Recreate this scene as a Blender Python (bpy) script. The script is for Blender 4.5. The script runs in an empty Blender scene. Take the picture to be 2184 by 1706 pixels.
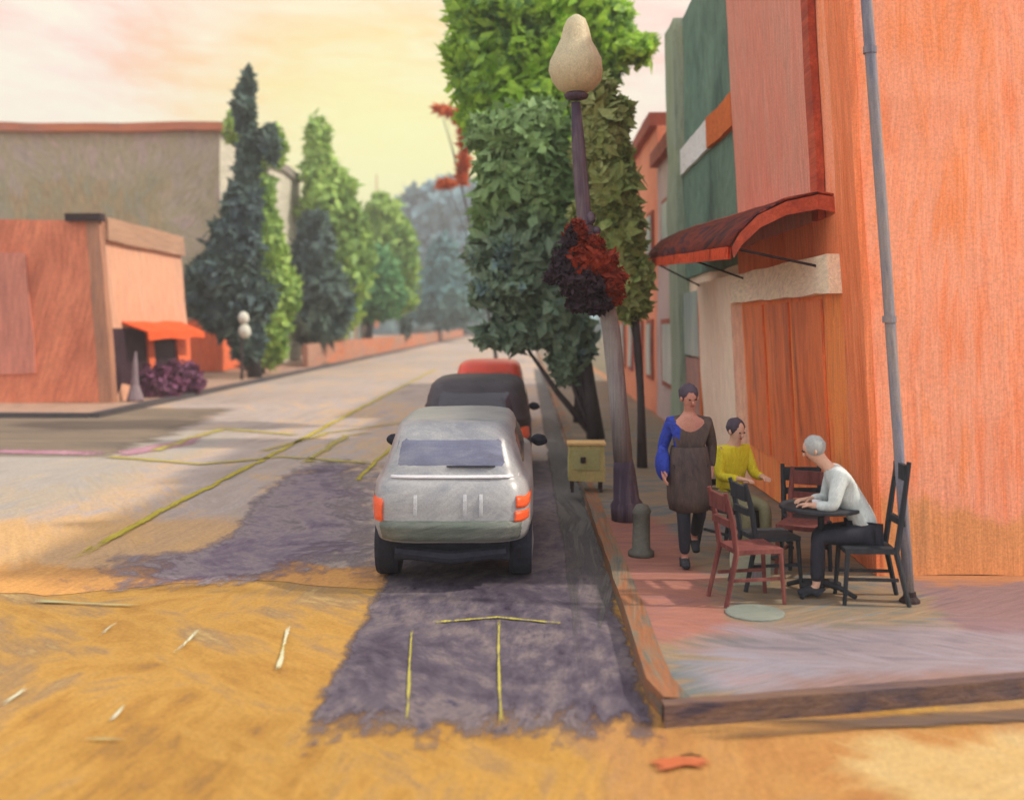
import bpy, bmesh, math, random
from mathutils import Vector, Matrix, noise
R = math.radians
S = bpy.context.scene
COL = S.collection

# ------------------------------------------------------------------ camera
CAMH, F = 2.5, 2184.0
cam = bpy.data.cameras.new('camera'); camo = bpy.data.objects.new('camera', cam); COL.objects.link(camo)
camo.location = (0, 0, CAMH); camo.rotation_euler = (R(90), 0, 0)
cam.lens = 36; cam.sensor_width = 36; cam.shift_x = -33 / 2184; cam.shift_y = -163 / 2184
cam.clip_end = 6000; cam.clip_start = 0.05
cam.dof.use_dof = True; cam.dof.focus_distance = 10.5; cam.dof.aperture_fstop = 0.65
S.camera = camo

# ------------------------------------------------------------------ world and sun
SUN_EL, LX, LY = 44.0, -1.0, 0.07          # light travels towards the left of the street, a little up it
w = bpy.data.worlds.new('World'); S.world = w; w.use_nodes = True
nt = w.node_tree; nt.nodes.clear()
def nn(t, typ, **kw):
    n = t.nodes.new(typ)
    for k, v in kw.items():
        if k.startswith('i_'):
            key = k[2:]; key = int(key) if key.isdigit() else key.replace('_', ' ')
            n.inputs[key].default_value = v
        else: setattr(n, k, v)
    return n
def lin(c):
    o = []
    for v in c[:3]:
        v = v / 255
        o.append(v / 12.92 if v <= .04045 else ((v + .055) / 1.055) ** 2.4)
    return o
def rgba(c, g=1.0):
    return tuple(min(.93, v * g) for v in lin(c)) + (1,)
L = nt.links.new
tc = nn(nt, 'ShaderNodeTexCoord')
sky = nn(nt, 'ShaderNodeTexSky', sky_type='NISHITA', sun_disc=False)
sky.sun_elevation = R(SUN_EL); sky.sun_rotation = math.atan2(-LX, -LY)
skm = nn(nt, 'ShaderNodeVectorMath', operation='SCALE'); skm.inputs['Scale'].default_value = 0.06
L(sky.outputs[0], skm.inputs[0])
# cloud veil lit pink and cream with a yellow opening over the end of the street
mp = nn(nt, 'ShaderNodeMapping', vector_type='POINT'); mp.inputs['Rotation'].default_value = (0, R(-24), 0); mp.inputs['Scale'].default_value = (1.6, 1.6, 4)
L(tc.outputs['Generated'], mp.inputs[0])
n1 = nn(nt, 'ShaderNodeTexNoise', i_Scale=3.2, i_Detail=6.0, i_Roughness=.62, i_Distortion=.8); L(mp.outputs[0], n1.inputs['Vector'])
mp2 = nn(nt, 'ShaderNodeMapping'); mp2.inputs['Rotation'].default_value = (0, R(-22), 0); mp2.inputs['Scale'].default_value = (4, 4, 22)
L(tc.outputs['Generated'], mp2.inputs[0])
n2 = nn(nt, 'ShaderNodeTexNoise', i_Scale=4.0, i_Detail=5.0, i_Roughness=.62, i_Distortion=.9); L(mp2.outputs[0], n2.inputs['Vector'])
ad = nn(nt, 'ShaderNodeMath', operation='MULTIPLY_ADD', i_1=.22); L(n2.outputs[0], ad.inputs[0])
a2 = nn(nt, 'ShaderNodeMath', operation='MULTIPLY', i_1=.93); L(n1.outputs[0], a2.inputs[0]); L(a2.outputs[0], ad.inputs[2])
cr = nn(nt, 'ShaderNodeValToRGB'); L(ad.outputs[0], cr.inputs[0])
e = cr.color_ramp.elements
e[0].position = .44; e[0].color = rgba((250, 192, 176)); e[1].position = .70; e[1].color = rgba((250, 238, 218))
x = e.new(.52); x.color = rgba((251, 212, 198)); x = e.new(.60); x.color = rgba((246, 226, 212))
gd = Vector((-.14, 1, .13)).normalized()
dt = nn(nt, 'ShaderNodeVectorMath', operation='DISTANCE'); L(tc.outputs['Generated'], dt.inputs[0]); dt.inputs[1].default_value = gd
an = nn(nt, 'ShaderNodeMath', operation='MULTIPLY_ADD', i_1=.16, i_2=-.08); L(n1.outputs[0], an.inputs[0])
dd = nn(nt, 'ShaderNodeMath', operation='ADD'); L(dt.outputs['Value'], dd.inputs[0]); L(an.outputs[0], dd.inputs[1])
mr = nn(nt, 'ShaderNodeMapRange', interpolation_type='SMOOTHSTEP'); mr.inputs[1].default_value = .03; mr.inputs[2].default_value = .31; mr.inputs[3].default_value = 1; mr.inputs[4].default_value = 0
L(dd.outputs[0], mr.inputs[0])
gr = nn(nt, 'ShaderNodeValToRGB'); L(n2.outputs[0], gr.inputs[0])
g_ = gr.color_ramp.elements; g_[0].position = .35; g_[0].color = rgba((252, 228, 132)); g_[1].position = .65; g_[1].color = rgba((254, 242, 170))
mq = nn(nt, 'ShaderNodeMapRange', interpolation_type='SMOOTHSTEP'); mq.inputs[1].default_value = .02; mq.inputs[2].default_value = .17; mq.inputs[3].default_value = .85; mq.inputs[4].default_value = 0
L(dd.outputs[0], mq.inputs[0])
mk_ = nn(nt, 'ShaderNodeMix', data_type='RGBA'); L(mq.outputs[0], mk_.inputs[0]); L(gr.outputs[0], mk_.inputs[6]); mk_.inputs[7].default_value = rgba((255, 248, 176))
mx = nn(nt, 'ShaderNodeMix', data_type='RGBA'); L(mr.outputs[0], mx.inputs[0]); L(cr.outputs[0], mx.inputs[6]); L(mk_.outputs[2], mx.inputs[7])
# extra sky brightness added overhead and behind the viewer to light the walls
sp = nn(nt, 'ShaderNodeSeparateXYZ'); L(tc.outputs['Generated'], sp.inputs[0])
m3 = nn(nt, 'ShaderNodeMapRange', interpolation_type='SMOOTHSTEP'); m3.inputs[1].default_value = .80; m3.inputs[2].default_value = -.2; m3.inputs[3].default_value = 1.13; m3.inputs[4].default_value = 1.6
L(sp.outputs[1], m3.inputs[0])
m5 = nn(nt, 'ShaderNodeMapRange', interpolation_type='SMOOTHSTEP'); m5.inputs[1].default_value = .82; m5.inputs[2].default_value = .35; m5.inputs[3].default_value = 0; m5.inputs[4].default_value = .85
L(sp.outputs[1], m5.inputs[0])
mw = nn(nt, 'ShaderNodeMix', data_type='RGBA'); L(m5.outputs[0], mw.inputs[0]); L(mx.outputs[2], mw.inputs[6]); mw.inputs[7].default_value = rgba((228, 232, 238))
cl = nn(nt, 'ShaderNodeVectorMath', operation='SCALE'); L(mw.outputs[2], cl.inputs[0]); L(m3.outputs[0], cl.inputs['Scale'])
sm = nn(nt, 'ShaderNodeMix', data_type='RGBA'); sm.inputs[0].default_value = .94; L(skm.outputs[0], sm.inputs[6]); L(cl.outputs[0], sm.inputs[7])
bg = nn(nt, 'ShaderNodeBackground', i_Strength=1.0); L(sm.outputs[2], bg.inputs[0])
wo = nn(nt, 'ShaderNodeOutputWorld'); L(bg.outputs[0], wo.inputs[0])

sl = bpy.data.lights.new('sun', 'SUN'); so = bpy.data.objects.new('sun', sl); COL.objects.link(so)
sl.energy = 3.6; sl.angle = R(2.0); sl.color = (1, .90, .74)
dv = Vector((LX, LY, 0)).normalized() * math.cos(R(SUN_EL)); dv.z = -math.sin(R(SUN_EL))
so.rotation_euler = dv.to_track_quat('-Z', 'Y').to_euler()
S.view_settings.view_transform = 'Standard'; S.view_settings.look = 'None'; S.view_settings.exposure = 0.10; S.view_settings.gamma = 1
S.view_settings.use_curve_mapping = False

# ------------------------------------------------------------------ helpers
def G(px, py, h=0.0):                       # a point of the ground (height h) from the plan drawn over the picture
    D = F * (CAMH - h) / (py - 690.0)
    return Vector(((px - 1125.0) / F * D, D, h))
def W(px, py, D):
    return Vector(((px - 1125.0) / F * D, D, CAMH - (py - 690.0) / F * D))
def tag(o, label=None, cat=None, group=None, kind=None):
    if label: o['label'] = label
    if cat: o['category'] = cat
    if group: o['group'] = group
    if kind: o['kind'] = kind
    return o
def empty(name, loc, label, cat, group=None, rz=0):
    o = bpy.data.objects.new(name, None); o.empty_display_size = .2; COL.objects.link(o)
    o.location = loc; o.rotation_euler = (0, 0, rz)
    return tag(o, label, cat, group)
def copy_thing(o, loc, rz, label, group=None):
    c = o.copy(); COL.objects.link(c); c.location = loc; c.rotation_euler = (0, 0, rz); c['label'] = label
    if group: c['group'] = group
    def kids(a, b):
        for ch in [q for q in bpy.data.objects if q.parent == a]:
            d = ch.copy(); COL.objects.link(d); d.parent = b; kids(ch, d)
    kids(o, c)
    return c

def paint(name, cols, s=1.0, st=(1, .14, 1), axis=(0, 0, 1), rnd=.6, bump=.5, rough=.75, pos=None, g=1.0, spec=.25,
          edge=0, holes=0.0, trans=0.0, fine=.22, big=.0, metallic=0.0, zones=None):
    """pigment surface: strokes of a few colours, laid in short runs, with bristle relief.
    s = strokes per metre, st = how the bristles stretch, edge/holes = worn, dry edges on a marking laid by UV"""
    m = bpy.data.materials.new(name); m.use_nodes = True; t = m.node_tree; t.nodes.clear(); K = t.links.new
    tc = nn(t, 'ShaderNodeTexCoord')
    nz = nn(t, 'ShaderNodeTexNoise', i_Scale=s * 1.6, i_Detail=3.0); K(tc.outputs['Object'], nz.inputs['Vector'])
    sb = nn(t, 'ShaderNodeVectorMath', operation='SUBTRACT'); K(nz.outputs['Color'], sb.inputs[0]); sb.inputs[1].default_value = (.5, .5, .5)
    sc = nn(t, 'ShaderNodeVectorMath', operation='MULTIPLY_ADD'); K(sb.outputs[0], sc.inputs[0]); sc.inputs[1].default_value = (.9 / s,) * 3; K(tc.outputs['Object'], sc.inputs[2])
    def layer(ang, k):
        vr = nn(t, 'ShaderNodeVectorRotate', rotation_type='AXIS_ANGLE'); vr.inputs['Axis'].default_value = axis; vr.inputs['Angle'].default_value = ang
        K(tc.outputs['Object'], vr.inputs['Vector'])
        mp = nn(t, 'ShaderNodeMapping'); mp.inputs['Scale'].default_value = st; mp.inputs['Location'].default_value = (k * 7.3, k * 3.1, k); K(vr.outputs[0], mp.inputs[0])
        br = nn(t, 'ShaderNodeTexNoise', i_Scale=s * 6, i_Detail=4.0, i_Roughness=.62); K(mp.outputs[0], br.inputs['Vector'])
        mp2 = nn(t, 'ShaderNodeMapping'); mp2.inputs['Scale'].default_value = tuple(v ** 1.3 for v in st); K(vr.outputs[0], mp2.inputs[0])
        bi = nn(t, 'ShaderNodeTexNoise', i_Scale=s * 30, i_Detail=2.0, i_Roughness=.7); K(mp2.outputs[0], bi.inputs['Vector'])
        return br.outputs[0], bi.outputs[0]
    B, I = layer(rnd * .15, 0)
    for k, ang in ((1, rnd), (2, -rnd * .8)):
        B2, I2 = layer(ang, k)
        mk = nn(t, 'ShaderNodeTexNoise', i_Scale=s * .75, i_Detail=3.0, i_Roughness=.5)
        mm_ = nn(t, 'ShaderNodeMapping'); mm_.inputs['Location'].default_value = (k * 13, k * 5, k * 9); mm_.inputs['Scale'].default_value = tuple(v ** .4 for v in st); K(tc.outputs['Object'], mm_.inputs[0]); K(mm_.outputs[0], mk.inputs['Vector'])
        ma = nn(t, 'ShaderNodeMath', operation='MULTIPLY_ADD', i_1=.30); K(B2, ma.inputs[0]); K(mk.outputs[0], ma.inputs[2])
        ms = nn(t, 'ShaderNodeMapRange', interpolation_type='SMOOTHSTEP'); ms.inputs[1].default_value = .66; ms.inputs[2].default_value = .76; K(ma.outputs[0], ms.inputs[0])
        for w_ in (0, 1):
            x_ = nn(t, 'ShaderNodeMix', data_type='FLOAT'); K(ms.outputs[0], x_.inputs[0]); K((B, I)[w_], x_.inputs[2]); K((B2, I2)[w_], x_.inputs[3])
            if w_ == 0: Bn = x_.outputs[0]
            else: In = x_.outputs[0]
        B, I = Bn, In
    class _o:                                # the chosen layer, under the names used below
        def __init__(q, o): q.outputs = [o]
    br, bi = _o(B), _o(I)
    cp = nn(t, 'ShaderNodeTexNoise', i_Scale=s * .9, i_Detail=3.0, i_Roughness=.55); cm_ = nn(t, 'ShaderNodeMapping'); cm_.inputs['Scale'].default_value = tuple(v ** .6 for v in st); K(sc.outputs[0], cm_.inputs[0]); K(cm_.outputs[0], cp.inputs['Vector'])
    a = nn(t, 'ShaderNodeMath', operation='MULTIPLY_ADD', i_1=1.5); K(cp.outputs[0], a.inputs[0])
    b = nn(t, 'ShaderNodeMath', operation='MULTIPLY_ADD', i_1=1.6, i_2=-1.05); K(br.outputs[0], b.inputs[0]); K(b.outputs[0], a.inputs[2])
    cr = nn(t, 'ShaderNodeValToRGB'); K(a.outputs[0], cr.inputs[0])
    el = cr.color_ramp.elements
    ps = pos or [i / max(1, len(cols) - 1) for i in range(len(cols))]
    el[0].position = ps[0]; el[0].color = rgba(cols[0], g)
    if len(cols) == 1: el[1].color = rgba(cols[0], g)
    else:
        el[1].position = ps[-1]; el[1].color = rgba(cols[-1], g)
        for p, c in list(zip(ps, cols))[1:-1]:
            q = el.new(p); q.color = rgba(c, g)
    colour = cr.outputs[0]
    for z in (zones or []):                 # areas of the surface laid in another colour: (axis, from, to, ramp colours, soft, and optional second axis limits)
        sx = nn(t, 'ShaderNodeSeparateXYZ'); K(sc.outputs[0], sx.inputs[0])
        f = None
        for (ax, lo, hi, soft) in z['lim']:
            for (q, sign) in ((lo, 1), (hi, -1)):
                if q is None: continue
                r_ = nn(t, 'ShaderNodeMapRange', interpolation_type='SMOOTHSTEP'); K(sx.outputs[ax], r_.inputs[0])
                r_.inputs[1].default_value = q - soft; r_.inputs[2].default_value = q + soft
                r_.inputs[3].default_value = 0 if sign > 0 else 1; r_.inputs[4].default_value = 1 if sign > 0 else 0
                if f is None: f = r_.outputs[0]
                else:
                    mm = nn(t, 'ShaderNodeMath', operation='MULTIPLY'); K(f, mm.inputs[0]); K(r_.outputs[0], mm.inputs[1]); f = mm.outputs[0]
        # broken by the bristles
        k1 = nn(t, 'ShaderNodeMath', operation='MULTIPLY_ADD', i_1=1.2, i_2=-.6); K(br.outputs[0], k1.inputs[0])
        k2 = nn(t, 'ShaderNodeMath', operation='ADD'); K(k1.outputs[0], k2.inputs[0]); K(f, k2.inputs[1])
        k3 = nn(t, 'ShaderNodeMapRange'); k3.inputs[1].default_value = .25; k3.inputs[2].default_value = .75; k3.inputs[4].default_value = z.get('op', 1); K(k2.outputs[0], k3.inputs[0])
        k4 = nn(t, 'ShaderNodeMath', operation='MULTIPLY'); K(k3.outputs[0], k4.inputs[0]); 
        k5 = nn(t, 'ShaderNodeMath', operation='MINIMUM', i_1=1.0); k6 = nn(t, 'ShaderNodeMath', operation='MULTIPLY', i_1=4.0); K(f, k6.inputs[0]); K(k6.outputs[0], k5.inputs[0]); K(k5.outputs[0], k4.inputs[1])
        c2 = nn(t, 'ShaderNodeValToRGB'); K(a.outputs[0], c2.inputs[0]); zc = z['cols']
        c2.color_ramp.elements[0].color = rgba(zc[0], g); c2.color_ramp.elements[1].color = rgba(zc[-1], g)
        for i_, c_ in enumerate(zc[1:-1]):
            q = c2.color_ramp.elements.new((i_ + 1) / (len(zc) - 1)); q.color = rgba(c_, g)
        mz = nn(t, 'ShaderNodeMix', data_type='RGBA'); K(k4.outputs[0], mz.inputs[0]); K(colour, mz.inputs[6]); K(c2.outputs[0], mz.inputs[7]); colour = mz.outputs[2]
    if big:
        bn = nn(t, 'ShaderNodeTexNoise', i_Scale=s * .3, i_Detail=2.0); K(tc.outputs['Object'], bn.inputs['Vector'])
        h2 = nn(t, 'ShaderNodeMapRange'); h2.inputs[1].default_value = .3; h2.inputs[2].default_value = .7; h2.inputs[3].default_value = 1 - big; h2.inputs[4].default_value = 1 + big; K(bn.outputs[0], h2.inputs[0])
        hs = nn(t, 'ShaderNodeHueSaturation'); K(colour, hs.inputs['Color']); K(h2.outputs[0], hs.inputs['Value']); colour = hs.outputs[0]
    mf = nn(t, 'ShaderNodeMapRange'); mf.inputs[1].default_value = .25; mf.inputs[2].default_value = .75; mf.inputs[3].default_value = 1 - fine; mf.inputs[4].default_value = 1 + fine
    K(bi.outputs[0], mf.inputs[0])
    gn = nn(t, 'ShaderNodeTexNoise', i_Scale=s * 55, i_Detail=2.0, i_Roughness=.8); K(tc.outputs['Object'], gn.inputs['Vector'])
    gm = nn(t, 'ShaderNodeMapRange'); gm.inputs[1].default_value = .3; gm.inputs[2].default_value = .7; gm.inputs[3].default_value = .84; gm.inputs[4].default_value = 1.16; K(gn.outputs[0], gm.inputs[0])
    gx = nn(t, 'ShaderNodeMath', operation='MULTIPLY'); K(gm.outputs[0], gx.inputs[0]); K(mf.outputs[0], gx.inputs[1])
    ml = nn(t, 'ShaderNodeVectorMath', operation='SCALE'); K(colour, ml.inputs[0]); K(gx.outputs[0], ml.inputs['Scale'])
    p = nn(t, 'ShaderNodeBsdfPrincipled', i_Roughness=rough, i_Metallic=metallic); K(ml.outputs[0], p.inputs['Base Color'])
    p.inputs['Specular IOR Level'].default_value = spec
    hsum = nn(t, 'ShaderNodeMath', operation='MULTIPLY_ADD', i_1=.5); K(bi.outputs[0], hsum.inputs[0]); K(br.outputs[0], hsum.inputs[2])
    bp = nn(t, 'ShaderNodeBump', i_Strength=bump * .7, i_Distance=.05 / s); K(hsum.outputs[0], bp.inputs['Height']); K(bp.outputs[0], p.inputs['Normal'])
    out = nn(t, 'ShaderNodeOutputMaterial'); shd = p.outputs[0]
    if trans:
        tr = nn(t, 'ShaderNodeBsdfTranslucent'); K(ml.outputs[0], tr.inputs[0]); mix = nn(t, 'ShaderNodeMixShader', i_0=trans)
        K(shd, mix.inputs[1]); K(tr.outputs[0], mix.inputs[2]); shd = mix.outputs[0]
    if edge or holes:
        sx = nn(t, 'ShaderNodeSeparateXYZ'); K(tc.outputs['UV'], sx.inputs[0]); d = None
        for i in (0, 1):
            o1 = nn(t, 'ShaderNodeMath', operation='SUBTRACT', i_0=1.0); K(sx.outputs[i], o1.inputs[1])
            mi = nn(t, 'ShaderNodeMath', operation='MINIMUM'); K(sx.outputs[i], mi.inputs[0]); K(o1.outputs[0], mi.inputs[1])
            if d is None: d = mi.outputs[0]
            else:
                q = nn(t, 'ShaderNodeMath', operation='MINIMUM'); K(d, q.inputs[0]); K(mi.outputs[0], q.inputs[1]); d = q.outputs[0]
        e1 = nn(t, 'ShaderNodeMapRange'); e1.inputs[1].default_value = 0; e1.inputs[2].default_value = max(edge, .001); e1.inputs[3].default_value = -.55; e1.inputs[4].default_value = .55 - holes; K(d, e1.inputs[0])
        e2 = nn(t, 'ShaderNodeMath', operation='MULTIPLY_ADD', i_1=1.6, i_2=-.8); K(br.outputs[0], e2.inputs[0])
        e2b = nn(t, 'ShaderNodeMath', operation='MULTIPLY_ADD', i_1=.5); K(bi.outputs[0], e2b.inputs[0]); K(e2.outputs[0], e2b.inputs[2])
        e3 = nn(t, 'ShaderNodeMath', operation='ADD', i_1=-.25); K(e2b.outputs[0], e3.inputs[0])
        e4 = nn(t, 'ShaderNodeMath', operation='ADD'); K(e3.outputs[0], e4.inputs[0]); K(e1.outputs[0], e4.inputs[1])
        e5 = nn(t, 'ShaderNodeMapRange'); e5.inputs[1].default_value = -.26; e5.inputs[2].default_value = .26; K(e4.outputs[0], e5.inputs[0])
        tp = nn(t, 'ShaderNodeBsdfTransparent'); mix = nn(t, 'ShaderNodeMixShader'); K(e5.outputs[0], mix.inputs[0]); K(tp.outputs[0], mix.inputs[1]); K(shd, mix.inputs[2]); shd = mix.outputs[0]
    K(shd, out.inputs[0])
    return m
def glass(name, cols, rough=.18, s=2.0, st=(.15, 1, 1), axis=(0, 1, 0)):
    return paint(name, cols, s=s, st=st, axis=axis, rnd=.25, bump=.06, rough=rough, spec=.6, fine=.1)

WOB = [.0]
def wob(v, a, f=1.3):
    if not a: return v
    n = noise.noise_vector(Vector(v) * f) * a + noise.noise_vector(Vector(v) * f * 4.1 + Vector((7, 3, 1))) * a * .35
    return Vector(v) + n
class MB:
    def __init__(s): s.v = []; s.f = []; s.uv = {}; s.mi = []; s.m = 0
    def add(s, vs, fs):
        b = len(s.v); s.v += [Vector(q) for q in vs]; s.f += [tuple(b + i for i in f) for f in fs]; s.mi += [s.m] * len(fs); return b
    def grid(s, a, b, c, d, step=.35):       # quad a b c d (ccw) cut to a grid
        a, b, c, d = map(Vector, (a, b, c, d))
        nu = max(1, min(60, int(((b - a).length + (c - d).length) / 2 / step + .5))); nv = max(1, min(60, int(((d - a).length + (c - b).length) / 2 / step + .5)))
        vs = []
        for j in range(nv + 1):
            for i in range(nu + 1):
                u, v = i / nu, j / nv
                vs.append((a * (1 - u) + b * u) * (1 - v) + (d * (1 - u) + c * u) * v)
        fs = [(j * (nu + 1) + i, j * (nu + 1) + i + 1, (j + 1) * (nu + 1) + i + 1, (j + 1) * (nu + 1) + i) for j in range(nv) for i in range(nu)]
        b0 = s.add(vs, fs)
        for j in range(nv + 1):
            for i in range(nu + 1): s.uv[b0 + j * (nu + 1) + i] = (i / nu, j / nv)
    def box(s, x0, x1, y0, y1, z0, z1, step=.4):
        p = lambda x, y, z: (x, y, z)
        s.grid(p(x0, y0, z0), p(x1, y0, z0), p(x1, y0, z1), p(x0, y0, z1), step)
        s.grid(p(x1, y1, z0), p(x0, y1, z0), p(x0, y1, z1), p(x1, y1, z1), step)
        s.grid(p(x0, y1, z0), p(x0, y0, z0), p(x0, y0, z1), p(x0, y1, z1), step)
        s.grid(p(x1, y0, z0), p(x1, y1, z0), p(x1, y1, z1), p(x1, y0, z1), step)
        s.grid(p(x0, y0, z1), p(x1, y0, z1), p(x1, y1, z1), p(x0, y1, z1), step)
        s.grid(p(x0, y1, z0), p(x1, y1, z0), p(x1, y0, z0), p(x0, y0, z0), step)
    def tube(s, pts, rs, n=10, cap=True):
        pts = [Vector(p) for p in pts]
        if not hasattr(rs, '__len__'): rs = [rs] * len(pts)
        rings = []
        for i, p in enumerate(pts):
            d = (pts[min(i + 1, len(pts) - 1)] - pts[max(i - 1, 0)]).normalized()
            u = d.cross(Vector((0, 1, 0)) if abs(d.y) < .9 else Vector((1, 0, 0))).normalized(); v = d.cross(u)
            rings.append([p + (u * math.cos(2 * math.pi * k / n) + v * math.sin(2 * math.pi * k / n)) * rs[i] for k in range(n)])
        vs = [q for r in rings for q in r]
        fs = [(i * n + k, i * n + (k + 1) % n, (i + 1) * n + (k + 1) % n, (i + 1) * n + k) for i in range(len(pts) - 1) for k in range(n)]
        if cap: fs += [tuple(range(n - 1, -1, -1)), tuple((len(pts) - 1) * n + k for k in range(n))]
        s.add(vs, fs)
    def lathe(s, prof, n=16, c=(0, 0, 0), sx=1, sy=1):
        c = Vector(c); vs = [c + Vector((r * math.cos(2 * math.pi * k / n) * sx, r * math.sin(2 * math.pi * k / n) * sy, z)) for r, z in prof for k in range(n)]
        fs = [(i * n + k, i * n + (k + 1) % n, (i + 1) * n + (k + 1) % n, (i + 1) * n + k) for i in range(len(prof) - 1) for k in range(n)]
        fs += [tuple(range(n - 1, -1, -1)), tuple((len(prof) - 1) * n + k for k in range(n))]
        s.add(vs, fs)
    def blob(s, c, r, a=.12, f=1.2, sub=3, seed=0):
        bm = bmesh.new(); bmesh.ops.create_icosphere(bm, subdivisions=sub, radius=1); c = Vector(c); vs = []
        for v in bm.verts:
            k = 1 + a * 2 * noise.noise(v.co * f + Vector((seed, seed * 1.7, 0)))
            vs.append(c + Vector((v.co.x * r[0], v.co.y * r[1], v.co.z * r[2])) * k)
        s.add(vs, [tuple(v.index for v in f_.verts) for f_ in bm.faces]); bm.free()
    def build(s, name, mats, parent=None, wb=0, wf=1.3, lean=0, smooth=False, org=(0, 0, 0), weld=True):
        org = Vector(org); me = bpy.data.meshes.new(name); vs = []
        for v in s.v:
            v = wob(v, wb, wf); v = Vector((v.x + lean * v.z, v.y, v.z)) - org; vs.append(v)
        me.from_pydata(vs, [], s.f)
        if not isinstance(mats, (list, tuple)): mats = [mats]
        for m in mats: me.materials.append(m)
        if len(mats) > 1: me.polygons.foreach_set('material_index', s.mi)
        if s.uv:
            ul = me.uv_layers.new(name='UVMap')
            for lp in me.loops: ul.data[lp.index].uv = s.uv.get(lp.vertex_index, (0, 0))
        if smooth: me.polygons.foreach_set('use_smooth', [True] * len(me.polygons))
        me.update()
        if weld and not s.uv:
            bm = bmesh.new(); bm.from_mesh(me); bmesh.ops.remove_doubles(bm, verts=bm.verts, dist=1e-4); bm.to_mesh(me); bm.free()
        o = bpy.data.objects.new(name, me); COL.objects.link(o)
        if parent: o.parent = parent
        return o
Z = Vector((0, 0, 1))

# ------------------------------------------------------------------ the setting: ground, streets, pavements, markings
M = {}
M['ochre'] = paint('ochre_street', [(158, 120, 74), (198, 146, 66), (214, 164, 80), (180, 144, 98), (234, 200, 124)], s=.6, st=(1, .26, 1), rnd=1.0, g=.60, bump=.2, big=.12, fine=.10,
    zones=[dict(lim=[(0, .3, 9, .8), (1, None, 6.6, .5)], cols=[(200, 132, 84), (206, 148, 92), (214, 156, 96)], op=.6),
           dict(lim=[(0, 1.9, 9, .6), (1, 5.0, 6.3, .35)], cols=[(232, 204, 130), (240, 222, 170)], op=.6)])
b = MB(); b.grid((-400, -60, 0), (400, -60, 0), (400, 900, 0), (-400, 900, 0), 60)
tag(b.build('ground', paint('field_ground', [(120, 118, 96), (150, 132, 104)], s=.05, g=.6)), kind='structure')
b = MB(); b.grid((-40, -14, .004), (40, -14, .004), (40, 10.6, .004), (-40, 10.6, .004), .9)
tag(b.build('cross_street', M['ochre']), kind='structure')
M['road'] = paint('worn_road', [(146, 136, 136), (176, 160, 148), (182, 168, 162), (200, 170, 136), (170, 160, 164)], s=.42, st=(1, .16, 1), rnd=.6, g=.80, bump=.2, big=.06, fine=.10,
    zones=[dict(lim=[(1, None, 13.2, 1.2), (0, None, -3.2, .8)], cols=[(196, 152, 96), (220, 172, 104)], op=.7), dict(lim=[(1, None, 10.4, .35)], cols=[(190, 136, 78), (206, 150, 84), (216, 160, 90)], op=1),
           dict(lim=[(1, 11, 24, 2), (0, None, -6.5, 1)], cols=[(158, 158, 154), (170, 164, 150)], op=.6)])
b = MB(); b.grid((-11.35, 9.7, .008), (.82, 9.7, .008), (.82, 16, .008), (-11.35, 16, .008), .21)
for v in b.v:
    v.y += (.55 * noise.noise(Vector((v.x * .55, 3, 0))) + .12 * noise.noise(Vector((v.x * 3.1, 9, 0)))) * max(0, 1 - (v.y - 9.7) / 4)
b.grid((-11.35, 16, .008), (.82, 16, .008), (.82, 260, .008), (-11.35, 260, .008), 4.0)
tag(b.build('road', M['road']), kind='structure')
M['asph'] = paint('shaded_bay_asphalt', [(66, 58, 78), (92, 82, 98), (114, 104, 116), (144, 130, 132), (80, 76, 100)], s=1.1, st=(1, .42, 1), rnd=.7, g=.60, bump=.18, fine=.22, edge=.075)  # bay asphalt with the shadow before the car painted into its violet
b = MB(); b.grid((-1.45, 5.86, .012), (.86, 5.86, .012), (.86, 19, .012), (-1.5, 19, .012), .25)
tag(b.build('shaded_bay_surface', M['asph'], wb=0), kind='structure')
# the cast shade left of the car, painted as a ragged violet sheet
M['road_shade'] = paint('violet_road_shade', [(92, 78, 98), (122, 106, 126), (154, 140, 144), (98, 88, 96)], s=.8, st=(1, .5, 1), rnd=.9, g=.72, bump=.15, fine=.2, edge=.32, holes=.0)
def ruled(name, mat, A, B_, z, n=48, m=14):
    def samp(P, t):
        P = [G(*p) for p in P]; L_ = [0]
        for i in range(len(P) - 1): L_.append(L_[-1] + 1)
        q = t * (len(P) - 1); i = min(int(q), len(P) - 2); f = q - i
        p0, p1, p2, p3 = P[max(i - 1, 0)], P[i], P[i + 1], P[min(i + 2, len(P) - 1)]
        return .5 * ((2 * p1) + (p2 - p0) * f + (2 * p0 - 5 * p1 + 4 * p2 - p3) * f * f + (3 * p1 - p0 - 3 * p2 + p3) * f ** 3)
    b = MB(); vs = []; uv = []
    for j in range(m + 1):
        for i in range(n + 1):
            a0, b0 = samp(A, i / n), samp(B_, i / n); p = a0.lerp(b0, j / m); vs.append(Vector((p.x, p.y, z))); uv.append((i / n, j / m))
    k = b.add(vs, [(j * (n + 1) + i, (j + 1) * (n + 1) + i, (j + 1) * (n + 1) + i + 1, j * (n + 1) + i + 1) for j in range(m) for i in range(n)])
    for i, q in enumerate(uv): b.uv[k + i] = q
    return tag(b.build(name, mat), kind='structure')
ruled('shade_patch', M['road_shade'], [(900, 985), (800, 975), (690, 968), (600, 998), (535, 1050), (500, 1110), (450, 1150), (360, 1172), (230, 1180), (120, 1222)],
      [(900, 1290), (830, 1285), (760, 1278), (700, 1262), (640, 1256), (580, 1256), (500, 1260), (400, 1264), (260, 1270), (110, 1280)], .016)
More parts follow.
